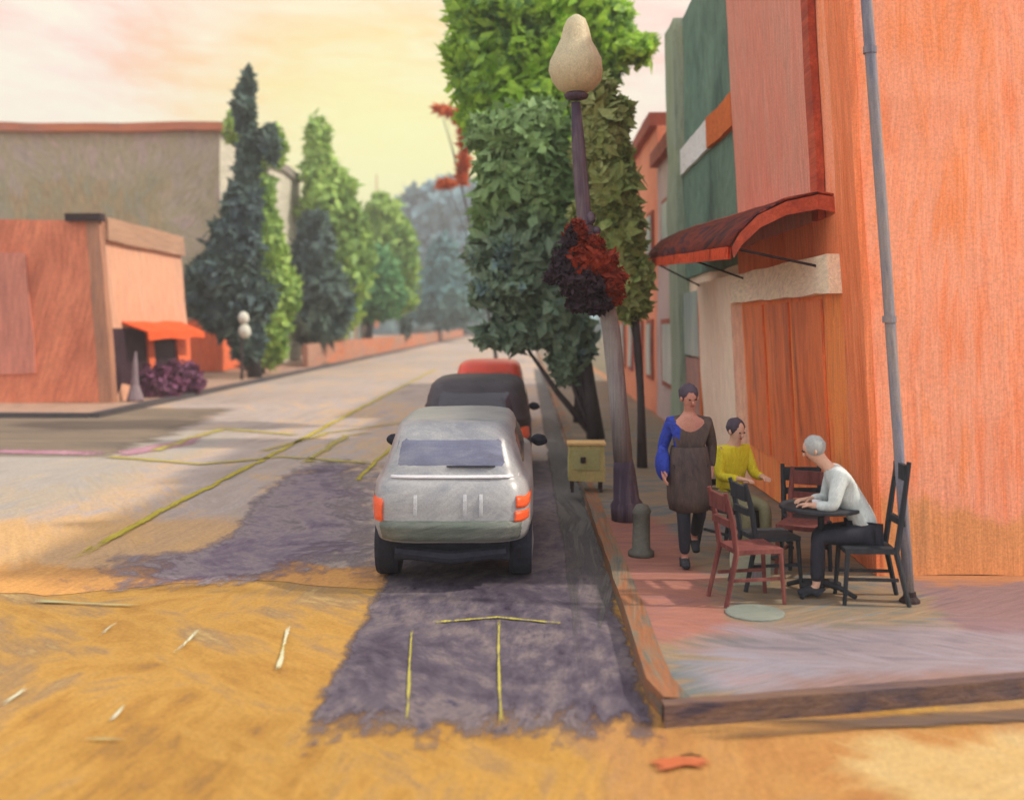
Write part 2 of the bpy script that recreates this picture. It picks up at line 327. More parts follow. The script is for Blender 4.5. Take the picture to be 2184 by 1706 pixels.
# dark apron of the side road at the left, with a magenta gutter
M['apron'] = paint('side_road', [(98, 90, 82), (122, 108, 92), (140, 124, 104)], s=.4, st=(.12, 1, 1), rnd=.2, g=.9, edge=.12)
b = MB(); b.grid(*[p + Z * .012 for p in (G(-520, 975), G(250, 985), G(560, 868), G(-520, 868))], 1.0)
tag(b.build('side_road', M['apron']), kind='structure')
M['mag'] = paint('magenta_gutter_stain', [(158, 104, 130), (180, 140, 148)], s=1.2, g=.9, edge=.3, holes=.0)
b = MB(); b.grid(*[p + Z * .017 for p in (G(225, 985), G(430, 948), G(450, 928), G(225, 966))], .4)
b.grid(*[p + Z * .017 for p in (G(-60, 968), G(240, 975), G(250, 963), G(-60, 958))], .4)
tag(b.build('gutter_stain', M['mag']), kind='structure')

# right-hand pavement, kerb and corner
M['pave'] = paint('pavement', [(92, 102, 108), (134, 128, 116), (166, 140, 110), (122, 130, 130), (102, 110, 120)], s=1.3, st=(.12, 1, 1), rnd=.7, g=.66, bump=.6, big=.10,
    zones=[dict(lim=[(0, None, 1.65, .3), (1, 7.6, 12.5, .5)], cols=[(160, 92, 86), (190, 118, 104), (172, 108, 98)], op=.75),
           dict(lim=[(0, 1.3, None, .6), (1, None, 8.0, .55)], cols=[(138, 128, 142), (164, 154, 168), (186, 176, 188)], op=.75),
           dict(lim=[(0, 1.6, None, .6), (1, None, 6.95, .25)], cols=[(140, 106, 86), (176, 118, 84)], op=.5),
           dict(lim=[(0, 3.4, None, .3), (1, 7.8, 9.8, .3)], cols=[(160, 126, 128), (128, 104, 116)], op=.8), dict(lim=[(0, 3.3, None, .3), (1, 9.25, None, .25)], cols=[(186, 128, 84), (206, 140, 92)], op=.9)])
def crosskerb(x): return 6.3 + .2 * (x - .78) if x < 4.2 else 6.98
pl = [(.95, 6.42)] + [(x_, crosskerb(x_) + .12) for x_ in (1.6, 2.4, 3.2, 4.2, 12, 30)] + [(30, 14), (3.6, 14), (3.6, 90), (.95, 90)]
bm = bmesh.new(); vv = [bm.verts.new((x_, y_, .14)) for x_, y_ in pl]; bm.faces.new(vv)
r_ = bmesh.ops.extrude_face_region(bm, geom=bm.faces[:]); bmesh.ops.translate(bm, vec=(0, 0, -.13), verts=[v for v in r_['geom'] if isinstance(v, bmesh.types.BMVert)])
bmesh.ops.recalc_face_normals(bm, faces=bm.faces[:])
me = bpy.data.meshes.new('pavement'); bm.to_mesh(me); bm.free(); me.materials.append(M['pave'])
o = bpy.data.objects.new('pavement', me); COL.objects.link(o); tag(o, kind='structure')
M['kerb'] = paint('kerb_stone', [(92, 98, 98), (120, 122, 112), (176, 116, 78), (138, 130, 112), (84, 92, 96)], s=1.2, st=(1, .06, 1), rnd=.1, g=.62, bump=.6)
M['kerb2'] = paint('dark_kerb_stone', [(72, 62, 78), (104, 90, 98), (144, 112, 94), (84, 74, 90)], s=1.4, st=(.12, 1, 1), rnd=.1, g=.62, bump=.7)
b = MB()
pth = [(.80, 90), (.80, 40), (.80, 20), (.80, 12), (.80, 8), (.79, 6.8), (.86, 6.45)]
for i in range(len(pth) - 1):
    (x0, y0), (x1, y1) = pth[i], pth[i + 1]
    for (o0, o1, z0, z1) in ((0, .0, .012, .145),):
        b.grid((x0, y0, .0), (x1, y1, .0), (x1, y1, .145), (x0, y0, .145), .5)
        b.grid((x0, y0, .145), (x1, y1, .145), (x1 + .17, y1, .145), (x0 + .17, y0, .145), .5)
        b.grid((x0 + .17, y0, .145), (x1 + .17, y1, .145), (x1 + .17, y1, .0), (x0 + .17, y0, .0), .5)
tag(b.build('kerb', M['kerb'], wb=.012, wf=2.0), kind='structure')
b = MB(); xs = [.84, 1.6, 2.4, 3.2, 4.2, 8, 30]
for i in range(len(xs) - 1):
    x0, x1 = xs[i], xs[i + 1]; y0, y1 = crosskerb(x0), crosskerb(x1)
    b.grid((x0, y0, 0), (x1, y1, 0), (x1, y1, .145), (x0, y0, .145), .3); b.grid((x0, y0, .145), (x1, y1, .145), (x1, y1 + .11, .145), (x0, y0 + .11, .145), .3)
    b.grid((x0, y0 + .11, .145), (x1, y1 + .11, .145), (x1, y1 + .11, .0), (x0, y0 + .11, .0), .3)
tag(b.build('cross_street_kerb', M['kerb2'], wb=.015, wf=2.2), kind='structure')
M['gut'] = paint('dark_gutter', [(92, 78, 82), (122, 102, 92), (150, 116, 76)], s=1.4, st=(.08, 1, 1), rnd=.2, g=.6, edge=.4, holes=.05)
b = MB(); b.grid((.5, 6.0, .016), (6.0, 6.75, .016), (6.0, 7.0, .016), (.5, 6.35, .016), .3)
tag(b.build('gutter', M['gut']), kind='structure')
M['gut2'] = paint('kerbside_gutter', [(88, 92, 96), (112, 110, 108), (132, 124, 122)], s=1.2, st=(1, .06, 1), rnd=.15, g=.66, edge=.2)
b = MB(); b.grid((.36, 5.95, .016), (.84, 6.1, .016), (.80, 60, .016), (.30, 60, .016), .6)
tag(b.build('kerbside_gutter', M['gut2']), kind='structure')
# left-hand pavement
M['lpave'] = paint('left_pavement', [(172, 144, 126), (196, 160, 136), (160, 140, 136)], s=.5, st=(1, .1, 1), rnd=.2, g=.7)
M['lkerb'] = paint('left_kerb', [(92, 92, 100), (112, 104, 106), (84, 88, 100)], s=.6, st=(1, .06, 1), rnd=.1, g=.5)
b = MB(); b.box(-60, -11.55, 27.2, 260, -.05, .13, 3.0); tag(b.build('left_pavement', M['lpave'], wb=0), kind='structure')
b = MB(); b.box(-11.55, -11.3, 27.0, 260, -.05, .15, 1.5); b.box(-60, -11.55, 26.95, 27.2, -.05, .15, 2); tag(b.build('left_kerb', M['lkerb'], wb=.02), kind='structure')

# road markings
M['yel'] = paint('yellow_line_paint', [(186, 168, 30), (206, 188, 50), (222, 204, 84)], s=1.6, st=(1, .2, 1), rnd=.3, g=.66, edge=.42, holes=.12, bump=.1)
M['yel2'] = paint('pale_yellow_paint', [(198, 182, 70), (208, 192, 96), (196, 176, 110)], s=1.2, st=(.12, 1, 1), rnd=.3, g=.62, edge=.5, holes=.22, bump=.1)
M['wht'] = paint('white_dash_paint', [(214, 208, 120), (240, 238, 200), (246, 244, 226)], s=2.2, st=(1, .12, 1), rnd=.3, g=.62, edge=.5, holes=.16, bump=.0)
M['grn'] = paint('faded_green_white_paint', [(196, 196, 140), (206, 204, 160)], s=2, st=(.1, 1, 1), rnd=.2, g=.56, edge=.5, holes=.24, bump=.0)
M['cor'] = paint('coral_road_paint', [(222, 118, 66), (232, 132, 88)], s=4, st=(.12, 1, 1), rnd=.4, g=.56, edge=.28, holes=.02, bump=.8)
def ribbon(name, mat, pts, wd, z=.024, along_px=False):
    P = [G(*p) for p in pts]; b = MB(); L_ = []; acc = 0
    # resample
    Q = []
    for i in range(len(P) - 1):
        n = max(2, int((P[i + 1] - P[i]).length / .3))
        n = min(n, 80)
        for k in range(n): Q.append(P[i].lerp(P[i + 1], k / n))
    Q.append(P[-1]); tot = sum((Q[i + 1] - Q[i]).length for i in range(len(Q) - 1)); vs = []; uvs = []
    for i, p in enumerate(Q):
        d = (Q[min(i + 1, len(Q) - 1)] - Q[max(0, i - 1)]).normalized(); s_ = Vector((-d.y, d.x, 0))
        wj = wd * (1 + .35 * noise.noise(p * .9)); off = s_ * (.25 * wd * noise.noise(p * 1.7 + Vector((3, 1, 2))))
        for k in range(5):
            vs.append(p + off + s_ * wj * (k / 4 - .5) + Z * z); uvs.append((k / 4, acc / tot))
        if i < len(Q) - 1: acc += (Q[i + 1] - Q[i]).length
    m_ = min(.5, wd / tot * .5); uvs = [(u, v) for u, v in uvs]
    b0 = b.add(vs, [(i * 5 + k, i * 5 + k + 1, (i + 1) * 5 + k + 1, (i + 1) * 5 + k) for i in range(len(Q) - 1) for k in range(4)])
    for i, q in enumerate(uvs):
        v = q[1]; v = .5 if tot > 6 * wd and .04 < v < .96 else (min(v, 1 - v) * 12 if tot > 6 * wd else v); b.uv[b0 + i] = (q[0], v)
    return tag(b.build(name, mat), kind='structure')
ribbon('centre_line', M['yel'], [(118, 1216), (330, 1100), (600, 962), (800, 855), (932, 787)], .20)
ribbon('road_marking', M['yel2'], [(225, 975), (430, 992), (600, 976), (800, 990)], .42)
ribbon('road_marking', M['yel2'], [(330, 965), (400, 938), (480, 916), (570, 924), (640, 930)], .50)
ribbon('road_marking', M['yel'], [(757, 1030), (800, 988), (842, 950)], .13)
ribbon('road_marking', M['yel2'], [(650, 990), (740, 930), (800, 924)], .34)
ribbon('road_marking', M['yel2'], [(560, 965), (700, 925), (880, 900)], .30)
M['yel3'] = paint('dull_yellow_bay_paint', [(168, 158, 74), (196, 186, 92)], s=2.2, st=(1, .14, 1), rnd=.2, g=.8, edge=.45, holes=.12, bump=.1)
ribbon('bay_line', M['yel3'], [(905, 1334), (1060, 1322), (1215, 1336)], .07)
ribbon('bay_line', M['yel3'], [(880, 1338), (872, 1430), (868, 1560)], .035)
ribbon('bay_line', M['yel3'], [(1063, 1322), (1064, 1430), (1070, 1562)], .035)
for p in (((205, 1366), (250, 1329)), ((368, 1404), (432, 1338)), ((590, 1445), (618, 1335)), ((-4, 1516), (68, 1466)), ((232, 1548), (272, 1500))):
    ribbon('crossing_dash', M['wht'], list(p), .055)
ribbon('crossing_mark', M['grn'], [(60, 1284), (180, 1290), (330, 1298)], .14); ribbon('crossing_mark', M['grn'], [(148, 1582), (300, 1584)], .07)
ribbon('coral_paint_smear', M['cor'], [(1380, 1640), (1450, 1628), (1525, 1632)], .16)
b = MB(); b.tube([G(1450, 1621) + Z * .03, G(1475, 1619) + Z * .03, G(1496, 1623) + Z * .03], [.003, .007, .003], 6)
M['crk'] = paint('dark_crack', [(60, 40, 24)], s=8); tag(b.build('road_crack', M['crk']), kind='structure')

# ------------------------------------------------------------------ near coral building (right), leans a little over the street
LN = -.055
M['coral'] = paint('coral_render', [(226, 116, 66), (242, 142, 98), (250, 162, 128), (246, 144, 92), (246, 164, 130)], s=.7, st=(1, 1, .12), axis=(0, 1, 0), rnd=.15, g=1.05, bump=.3, big=.06, fine=.08,
    zones=[dict(lim=[(2, None, .70, .22)], cols=[(204, 144, 90), (224, 150, 92), (190, 138, 96)], op=.9)])
M['orangew'] = paint('orange_render', [(210, 108, 62), (230, 124, 76), (236, 138, 92), (222, 120, 80)], s=.9, st=(1, 1, .1), axis=(1, 0, 0), rnd=.12, g=1.0, bump=.5)
M['pinkp'] = paint('dusty_pink_render', [(204, 124, 104), (216, 134, 114), (212, 142, 122), (206, 144, 126)], s=.8, st=(1, 1, .12), axis=(1, 0, 0), rnd=.15, g=1.0, bump=.35)
M['doorw'] = paint('burnt_orange_wood', [(132, 70, 44), (186, 94, 54), (226, 112, 60), (238, 120, 64), (172, 96, 66)], s=1.1, st=(1, 1, .07), axis=(1, 0, 0), rnd=.08, g=1.6, bump=.4, rough=.5)
M['cream'] = paint('cream_painted_wood', [(240, 222, 186), (246, 226, 200), (246, 218, 196)], s=1.4, st=(1, .2, .6), axis=(1, 0, 0), rnd=.5, g=1.0, bump=.4)
M['peach'] = paint('peach_pilaster', [(246, 206, 180), (250, 218, 194), (246, 222, 192)], s=1.2, st=(1, 1, .1), axis=(1, 0, 0), rnd=.12, g=1.0)
M['pipe'] = paint('blue_grey_pipe', [(98, 102, 122), (122, 122, 134), (142, 132, 128), (108, 112, 130)], s=1.6, st=(1, 1, .06), axis=(0, 1, 0), rnd=.1, g=1.0, bump=.4)
M['redtrim'] = paint('red_awning_trim', [(136, 58, 46), (176, 78, 54), (206, 100, 70)], s=1.0, st=(1, .1, 1), axis=(1, 0, 0), rnd=.2, g=1.0)
M['dark'] = paint('dark_recess', [(40, 30, 34), (62, 42, 44)], s=1.2, g=.9)
near = empty('corner_shop_building', (3.35, 9.6, .14), 'coral orange corner building with red awning over the cafe shopfront', 'building')
OR = (3.35, 9.6, .14)
CY = 9.6
b = MB(); b.box(3.35, 14, CY, 15.2, .14, 7.6, .3); b.build('wall', M['coral'], near, .02, 1.2, LN, org=OR)
b = MB(); b.box(3.22, 14.2, CY - .13, 15.2, 7.6, 7.9, .5); b.build('cornice', M['orangew'], near, .02, 1.2, LN, org=OR)
b = MB(); b.box(3.28, 3.352, CY - .02, 10.2, .141, 7.59, .3); b.build('pilaster', M['orangew'], near, .02, 1.2, LN, org=OR)
b = MB(); b.box(3.30, 3.35, 11.0, 15.0, 3.6, 7.4, .3); b.build('render_panel', M['pinkp'], near, .02, 1.2, LN, org=OR)
b = MB(); b.box(3.26, 3.34, 10.75, 11.0, 3.6, 7.4, .3); b.build('panel_shade_edge', M['redtrim'], near, .02, 1.2, LN, org=OR)  # shadow edge beside the panel, painted as a dark red strip
# shopfront below
sh = MB(); sh.box(3.29, 3.35, 10.21, 15.0, .16, 2.95, .25); sf = sh.build('shopfront', M['doorw'], near, .015, 1.4, LN, org=OR)
for (y0, y1) in ((10.9, 12.1), (12.3, 13.4), (13.6, 14.8)):
    b = MB(); b.box(3.262, 3.288, y0, y1, .75, 2.75, .3); q = b.build('window', glass('shop_glass', [(140, 74, 50), (216, 106, 58), (244, 128, 70), (184, 98, 70)], .4, 1.2, (1, 1, .08), (1, 0, 0)), sf, .015, 1.4, LN, org=OR)
b = MB(); b.box(3.30, 3.35, 10.21, 15.2, 3.2, 3.6, .25); b.build('transom', M['orangew'], near, .02, 1.4, LN, org=OR)
b = MB(); b.box(3.16, 3.35, 10.21, 15.2, 2.80, 3.2, .25); b.build('fascia', M['cream'], near, .02, 1.4, LN, org=OR)
b = MB(); b.box(3.16, 3.35, 15.205, 18.1, .14, 3.2, .3); b.build('pilaster', M['peach'], near, .02, 1.4, LN, org=OR)
PO = Vector((3.24, 8.68, .14)); po_ = empty('pole', PO, 'tall leaning blue grey pole standing before the corner of the coral building', 'pole')
P1 = Vector((2.95, 9.34, 7.4)); b = MB(); b.tube([PO.lerp(P1, t_) for t_ in (0, .15, .4, .7, 1)], [.046, .045, .048, .050, .052], 12); b.build('shaft', M['pipe'], po_, .012, 1.6, smooth=True, org=PO)
b = MB(); b.lathe([(.085, 0), (.085, .02), (.055, .05), (.05, .09)], 14, PO); b.build('foot', M['dark'], po_, org=PO)
for t_ in (.33, .66):
    b = MB(); b.lathe([(.06, -.03), (.06, .03)], 12, PO.lerp(P1, t_)); b.build('band', M['pipe'], po_, org=PO)
# barrel awning
def awn_sec(yv, k):
    zr = 3.78 + .045 * (yv - 10.5)
    pts = [(3.24, zr), (2.98, zr + .04), (2.65, zr - .03), (2.36, zr - .17), (2.17, zr - .36), (2.09, zr - .50)]
    return [Vector((x_, yv, z_)) for x_, z_ in pts]
ys = [10.5 + i * .5 for i in range(16)]
M['awn'] = paint('awning_canvas', [(44, 32, 44), (84, 46, 50), (140, 60, 44), (66, 46, 62), (190, 92, 62)], s=.8, st=(.9, .10, .9), axis=(1, 0, 0), rnd=.3, g=1.1, bump=.6, trans=.45)
secs = [awn_sec(y_, 0) for y_ in ys]
aw = MB(); vs = [p for s_ in secs for p in s_]; fs = [(i * 6 + k, i * 6 + k + 1, (i + 1) * 6 + k + 1, (i + 1) * 6 + k) for i in range(len(ys) - 1) for k in range(1, 5)]
aw.add(vs, fs); awo = aw.build('awning', M['awn'], near, .02, 1.5, smooth=True, org=OR)
mo = awo.modifiers.new('thick', 'SOLIDIFY'); mo.thickness = .025
tr = MB(); tr.add([p + Vector((0, 0, .012)) for s_ in secs for p in s_[:3]], [(i * 3 + k, i * 3 + k + 1, (i + 1) * 3 + k + 1, (i + 1) * 3 + k) for i in range(len(ys) - 1) for k in range(2)])
q = tr.build('awning_top_band', M['redtrim'], awo, .02, 1.5, smooth=True, org=OR); mo = q.modifiers.new('thick', 'SOLIDIFY'); mo.thickness = .02
M['aend'] = paint('awning_end_canvas', [(110, 44, 34), (188, 70, 38), (222, 96, 56), (200, 76, 40)], s=1.3, st=(.14, 1, .7), axis=(0, 1, 0), rnd=.5, g=1.2, trans=.45)
for yv in (10.47, 18.03):
    s_ = [p.copy() for p in awn_sec(yv, 0)]; b = MB(); low = [p + Vector((.02 if i_ > 2 else 0, 0, -.11 - .05 * (5 - i_) / 5)) for i_, p in enumerate(s_)]
    n_ = 6; V_ = s_ + low + [p + Vector((0, .03, 0)) for p in s_ + low]
    b.add(V_, [(i, i + 1, 6 + i + 1, 6 + i) for i in range(5)] + [(12 + i + 1, 12 + i, 18 + i, 18 + i + 1) for i in range(5)] + [(6 + i, 6 + i + 1, 18 + i + 1, 18 + i) for i in range(5)] + [(0, 6, 18, 12), (5, 17, 23, 11)])
    b.build('end_rib', M['redtrim'], awo, 0, org=OR)
b = MB(); b.add([Vector((x_, y_, awn_sec(y_, 0)[5].z + z_)) for y_ in ys for x_, z_ in ((2.06, .01), (2.06, -.12), (2.09, -.12), (2.09, .01))], [(i * 4 + k, i * 4 + (k + 1) % 4, (i + 1) * 4 + (k + 1) % 4, (i + 1) * 4 + k) for i in range(len(ys) - 1) for k in range(4)])
b.build('valance', M['aend'], awo, .01, org=OR)
for y_ in (10.6, 14.2, 17.8):
    b = MB(); b.tube([(3.2, y_, 3.05), (2.1, y_, awn_sec(y_, 0)[5].z)], .014, 8); b.build('stay', M['dark'], awo, org=OR)

# green building behind it
M['green'] = paint('bottle_green_render', [(70, 92, 84), (92, 120, 106), (106, 134, 118), (82, 104, 98)], s=.55, st=(1, .5, .3), axis=(1, 0, 0), rnd=.8, g=1.0, bump=.5)
M['pgreen'] = paint('pale_sage_paint', [(120, 134, 116), (150, 162, 142), (138, 148, 112)], s=.7, st=(1, 1, .1), axis=(1, 0, 0), rnd=.1, g=1.0)
M['white'] = paint('white_band', [(216, 210, 206), (240, 238, 236)], s=1.4, g=1.0)
M['orng'] = paint('orange_band', [(190, 92, 40), (222, 116, 56)], s=1.4, g=1.0)
M['bgw'] = paint('blue_grey_pane', [(122, 140, 142), (150, 164, 162), (172, 180, 168), (134, 148, 152)], s=.9, st=(1, 1, .12), axis=(1, 0, 0), rnd=.2, g=1.0, rough=.3)
grb = empty('green_building', (3.35, 15.2, .14), 'dark green painted building with pale sage corner strip behind the coral one', 'building'); OG = (3.35, 15.2, .14)
b = MB(); b.box(3.30, 13, 15.22, 21.0, .14, 8.6, .5); b.build('wall', M['peach'], grb, .03, .9, -.02, org=OG)
b = MB(); b.box(3.22, 3.30, 15.3, 20.4, 3.4, 5.45, .4); b.build('cladding', M['green'], grb, .03, .9, -.02, org=OG)
b = MB(); b.box(3.22, 3.30, 15.3, 20.2, 5.95, 8.5, .4); b.build('cladding', M['green'], grb, .03, .9, -.02, org=OG)
b = MB(); b.box(3.16, 3.30, 17.3, 20.6, 5.45, 5.95, .3); b.build('cornice_band', M['white'], grb, .03, .9, -.02, org=OG)
b = MB(); b.box(3.14, 3.30, 15.25, 17.3, 5.45, 5.95, .3); b.build('cornice_band', M['orng'], grb, .03, .9, -.02, org=OG)
b = MB(); b.box(3.05, 3.32, 20.4, 21.5, .14, 8.6, .4); b.build('corner_strip', M['pgreen'], grb, .05, .7, -.02, org=OG)
b = MB(); b.box(3.16, 3.31, 18.4, 20.35, 1.9, 3.1, .4); b.build('window', M['bgw'], grb, .02, .9, -.02, org=OG)
b = MB(); b.box(3.12, 3.30, 18.15, 18.38, .14, 3.1, .4); b.build('pilaster', M['orng'], grb, .02, .9, -.02, org=OG)
M['mauve'] = paint('mauve_panel', [(150, 112, 112), (176, 130, 120), (196, 150, 124)], s=.9, st=(1, 1, .12), axis=(1, 0, 0), rnd=.15, g=1.0)
b = MB(); b.box(3.18, 3.30, 18.4, 20.35, .2, 1.85, .4); b.build('door', M['mauve'], grb, .02, .9, -.02, org=OG)

# pink buildings further up on the right
M['salm'] = paint('salmon_render', [(196, 112, 84), (222, 138, 104), (230, 154, 120)], s=.5, st=(1, 1, .14), axis=(1, 0, 0), rnd=.2, g=1.0)
M['lilac'] = paint('lilac_white_render', [(164, 142, 140), (184, 162, 158), (196, 176, 168)], s=.5, st=(1, 1, .14), axis=(1, 0, 0), rnd=.4, g=1.0)
M['maroon'] = paint('maroon_trim', [(120, 62, 54), (160, 82, 62), (140, 84, 88)], s=.9, g=1.0)
def side_house(nm, y0, y1, h, m1, lab):
    e_ = empty('row_house', (3.35, y0, .14), lab, 'house'); og = (3.35, y0, .14)
    b = MB(); b.box(3.35, 12, y0, y1, .14, h, .7); b.build('wall', m1, e_, .04, .7, 0, org=og)
    b = MB(); b.box(3.15, 12.2, y0 + .01, y1 - .01, h, h + .35, .7); b.build('roof', M['maroon'], e_, .04, .7, 0, org=og)
    n = max(1, int((y1 - y0) / 2.6)); st_ = (y1 - y0) / n
    for i in range(n):
        for z_ in (1.0, 3.9):
            if z_ + 1.9 > h: continue
            b = MB(); b.box(3.29, 3.35, y0 + st_ * (i + .25), y0 + st_ * (i + .75), z_, z_ + 1.6, .5); fr = b.build('window', M['maroon'], e_, .03, .7, 0, org=og)
            b = MB(); b.box(3.26, 3.29, y0 + st_ * (i + .32), y0 + st_ * (i + .68), z_ + .12, z_ + 1.48, .5); b.build('pane', M['bgw'], fr, .03, .7, 0, org=og)
side_house('a', 21.6, 26.4, 6.5, M['lilac'], 'lilac white house with maroon roof edge right behind the green building')
side_house('b', 26.4, 42.0, 7.6, M['salm'], 'salmon house with maroon trim furthest up the right side')

# ------------------------------------------------------------------ left side: salmon shop, grey building, low wall
LL = -.075
M['lsal'] = paint('salmon_front', [(182, 102, 76), (206, 120, 90), (220, 134, 100), (194, 114, 94)], s=.30, st=(1, 1, .2), axis=(0, 1, 0), rnd=.35, g=1.0, big=.05)
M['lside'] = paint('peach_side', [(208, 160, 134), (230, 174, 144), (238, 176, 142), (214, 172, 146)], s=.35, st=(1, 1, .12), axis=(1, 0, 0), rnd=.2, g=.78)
M['gry'] = paint('grey_brown_front', [(150, 138, 128), (168, 154, 142), (160, 150, 122), (174, 154, 146), (154, 148, 132)], s=.26, st=(1, 1, .35), axis=(0, 1, 0), rnd=.9, g=1.05, zones=[dict(lim=[(2, 5.6, 9.6, .8), (0, -12, -2.6, 1.2)], cols=[(128, 122, 96), (164, 142, 104), (146, 146, 120), (170, 140, 120)], op=.8)], big=.05)
M['gside'] = paint('pale_grey_side', [(186, 180, 164), (204, 196, 178)], s=.3, g=1.0)
M['grtop'] = paint('orange_parapet', [(196, 124, 80), (184, 112, 84), (150, 116, 104)], s=.4, st=(.1, 1, 1), axis=(0, 1, 0), rnd=.05, g=1.0)
M['lor'] = paint('vivid_orange_front', [(226, 96, 50), (236, 116, 72), (216, 126, 96)], s=.7, st=(1, 1, .2), axis=(1, 0, 0), rnd=.3, g=.85)
M['awo'] = paint('vivid_orange_canvas', [(232, 84, 30), (240, 100, 44)], s=.8, st=(1, .12, 1), axis=(1, 0, 0), rnd=.2, g=.85)
M['dkp'] = paint('dark_plum_opening', [(42, 26, 36), (62, 34, 48), (36, 34, 44)], s=.9, g=.9)
Y0 = 30.6
OS = (-12.4, Y0, .13)
sb_ = empty('salmon_shop', OS, 'salmon flat-roofed shop at the far left with a dark opening on the street', 'building')
b = MB(); b.m = 0; b.box(-30, -12.4, Y0, 37.8, .13, 5.6, .8); wl = b.build('wall', [M['lsal'], M['lside']], sb_, .06, .5, LL, org=OS)
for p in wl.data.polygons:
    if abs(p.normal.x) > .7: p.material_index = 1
b = MB(); b.box(-12.75, -12.36, Y0 - .06, Y0 + .3, .13, 5.7, .5); b.build('corner_post', paint('grey_brown_post', [(140, 104, 88), (176, 124, 98), (128, 112, 104)], s=.5, st=(1, 1, .1), axis=(0, 1, 0), rnd=.1, g=1.0), sb_, .05, .5, LL, org=OS)
b = MB(); b.box(-13.3, -12.25, Y0 - .25, Y0 + .1, 5.55, 5.78, .5); b.build('corner_cap', M['dark'], sb_, .05, .5, LL, org=OS)
b = MB(); b.box(-12.42, -12.25, Y0 + .3, 37.8, 5.0, 5.7, .6); b.build('cornice', paint('taupe_cornice', [(176, 138, 116), (196, 154, 124)], s=.4, st=(1, .1, 1), rnd=.1, g=.8), sb_, .05, .5, LL, org=OS)
b = MB(); b.box(-26, -14.6, Y0 - .06, Y0, 1.0, 4.6, .8); b.build('render_panel', paint('dusty_mauve_panel', [(182, 116, 102), (204, 130, 110), (190, 124, 116)], s=.35, st=(1, 1, .15), axis=(0, 1, 0), rnd=.2, g=1.0), sb_, .06, .5, LL, org=OS)
b = MB(); b.box(-12.5, -12.38, 30.95, 36.6, .2, 2.35, .6); b.build('opening', M['dkp'], sb_, .03, .6, LL, org=OS)
b = MB(); b.box(-12.4, -12.3, 33.6, 34.1, .2, 2.3, .5); b.build('pillar', M['lor'], sb_, .03, .6, LL, org=OS)
b = MB(); b.box(-12.41, -12.3, 36.4, 37.7, .2, 2.3, .5); b.build('shop_panel', M['lor'], sb_, .05, .6, LL, org=OS)
b = MB(); b.grid((-12.5, 31.8, 2.62), (-11.6, 31.8, 2.25), (-11.6, 37.2, 2.25), (-12.5, 37.2, 2.62), .5); b.grid((-11.6, 31.8, 2.25), (-11.58, 31.8, 1.98), (-11.58, 37.2, 2.0), (-11.6, 37.2, 2.25), .5)
q = b.build('awning', M['awo'], sb_, .05, .8, LL, org=OS); mo = q.modifiers.new('thick', 'SOLIDIFY'); mo.thickness = .05

OB = (-15.0, 50.0, .13)
gb = empty('grey_building', OB, 'large grey brown building with orange roof edge standing over the salmon shop', 'building')
b = MB(); b.box(-52, -15.0, 50.0, 67.5, .13, 12.0, 1.2); wl = b.build('wall', [M['gry'], M['gside']], gb, .12, .3, 0, org=OB)
for p in wl.data.polygons:
    if abs(p.normal.x) > .7: p.material_index = 1
b = MB(); b.box(-52, -14.8, 49.6, 50.05, 11.85, 12.25, .8); b.build('parapet', M['grtop'], gb, .12, .3, 0, org=OB)
b = MB(); b.box(-15.02, -14.8, 50.05, 67.5, 11.7, 12.2, .8); b.build('side_parapet', paint('taupe_parapet', [(150, 142, 134), (170, 158, 150)], s=.4, g=.75), gb, .12, .3, 0, org=OB)
b = MB(); b.box(-18.5, -14.9, 49.86, 49.98, .2, 2.7, .6); b.build('shopfront', M['lor'], gb, .05, .6, 0, org=OB)
b = MB(); b.box(-15.0, -14.88, 50.0, 58.0, .2, 2.6, .6); b.build('shopfront', M['lor'], gb, .05, .6, 0, org=OB)

M['lwall'] = paint('orange_brick', [(184, 116, 86), (208, 128, 92), (178, 136, 116), (190, 142, 120)], s=.35, st=(1, .12, 1), axis=(1, 0, 0), rnd=.1, g=.8)
b = MB(); b.box(-12.2, -11.9, 55.6, 190, .13, 1.35, 1.6); tag(b.build('low_wall', M['lwall'], wb=.09, wf=.5), 'long low orange brown wall edging the left pavement up the street', 'wall')
b = MB(); b.box(-22, -13.5, 76, 86, .1, 3.4, 1.5)
OH = (-17.7, 81, 0); hh = empty('cottage', OH, 'small grey brown cottage behind the low wall among the trees', 'house')
b.build('wall', paint('taupe_render', [(140, 122, 108), (156, 136, 122), (128, 118, 96)], s=.3, g=.9), hh, .1, .4, 0, org=OH)
b = MB(); b.add([(-22.3, 75.7, 3.4), (-13.2, 75.7, 3.4), (-13.2, 86.3, 3.4), (-22.3, 86.3, 3.4), (-22.3, 81, 5.6), (-13.2, 81, 5.6)], [(0, 1, 5, 4), (3, 4, 5, 2), (0, 4, 3), (1, 2, 5), (0, 3, 2, 1)])
b.build('roof', paint('grey_brown_roof', [(122, 112, 104), (140, 126, 116)], s=.3, g=.9), hh, 0, org=OH)
for y_ in (77.5, 81.5):
    b = MB(); b.box(-13.5, -13.42, y_, y_ + 1.4, 1.2, 2.6, 1); b.build('window', M['bgw'], hh, .05, .4, 0, org=OH)

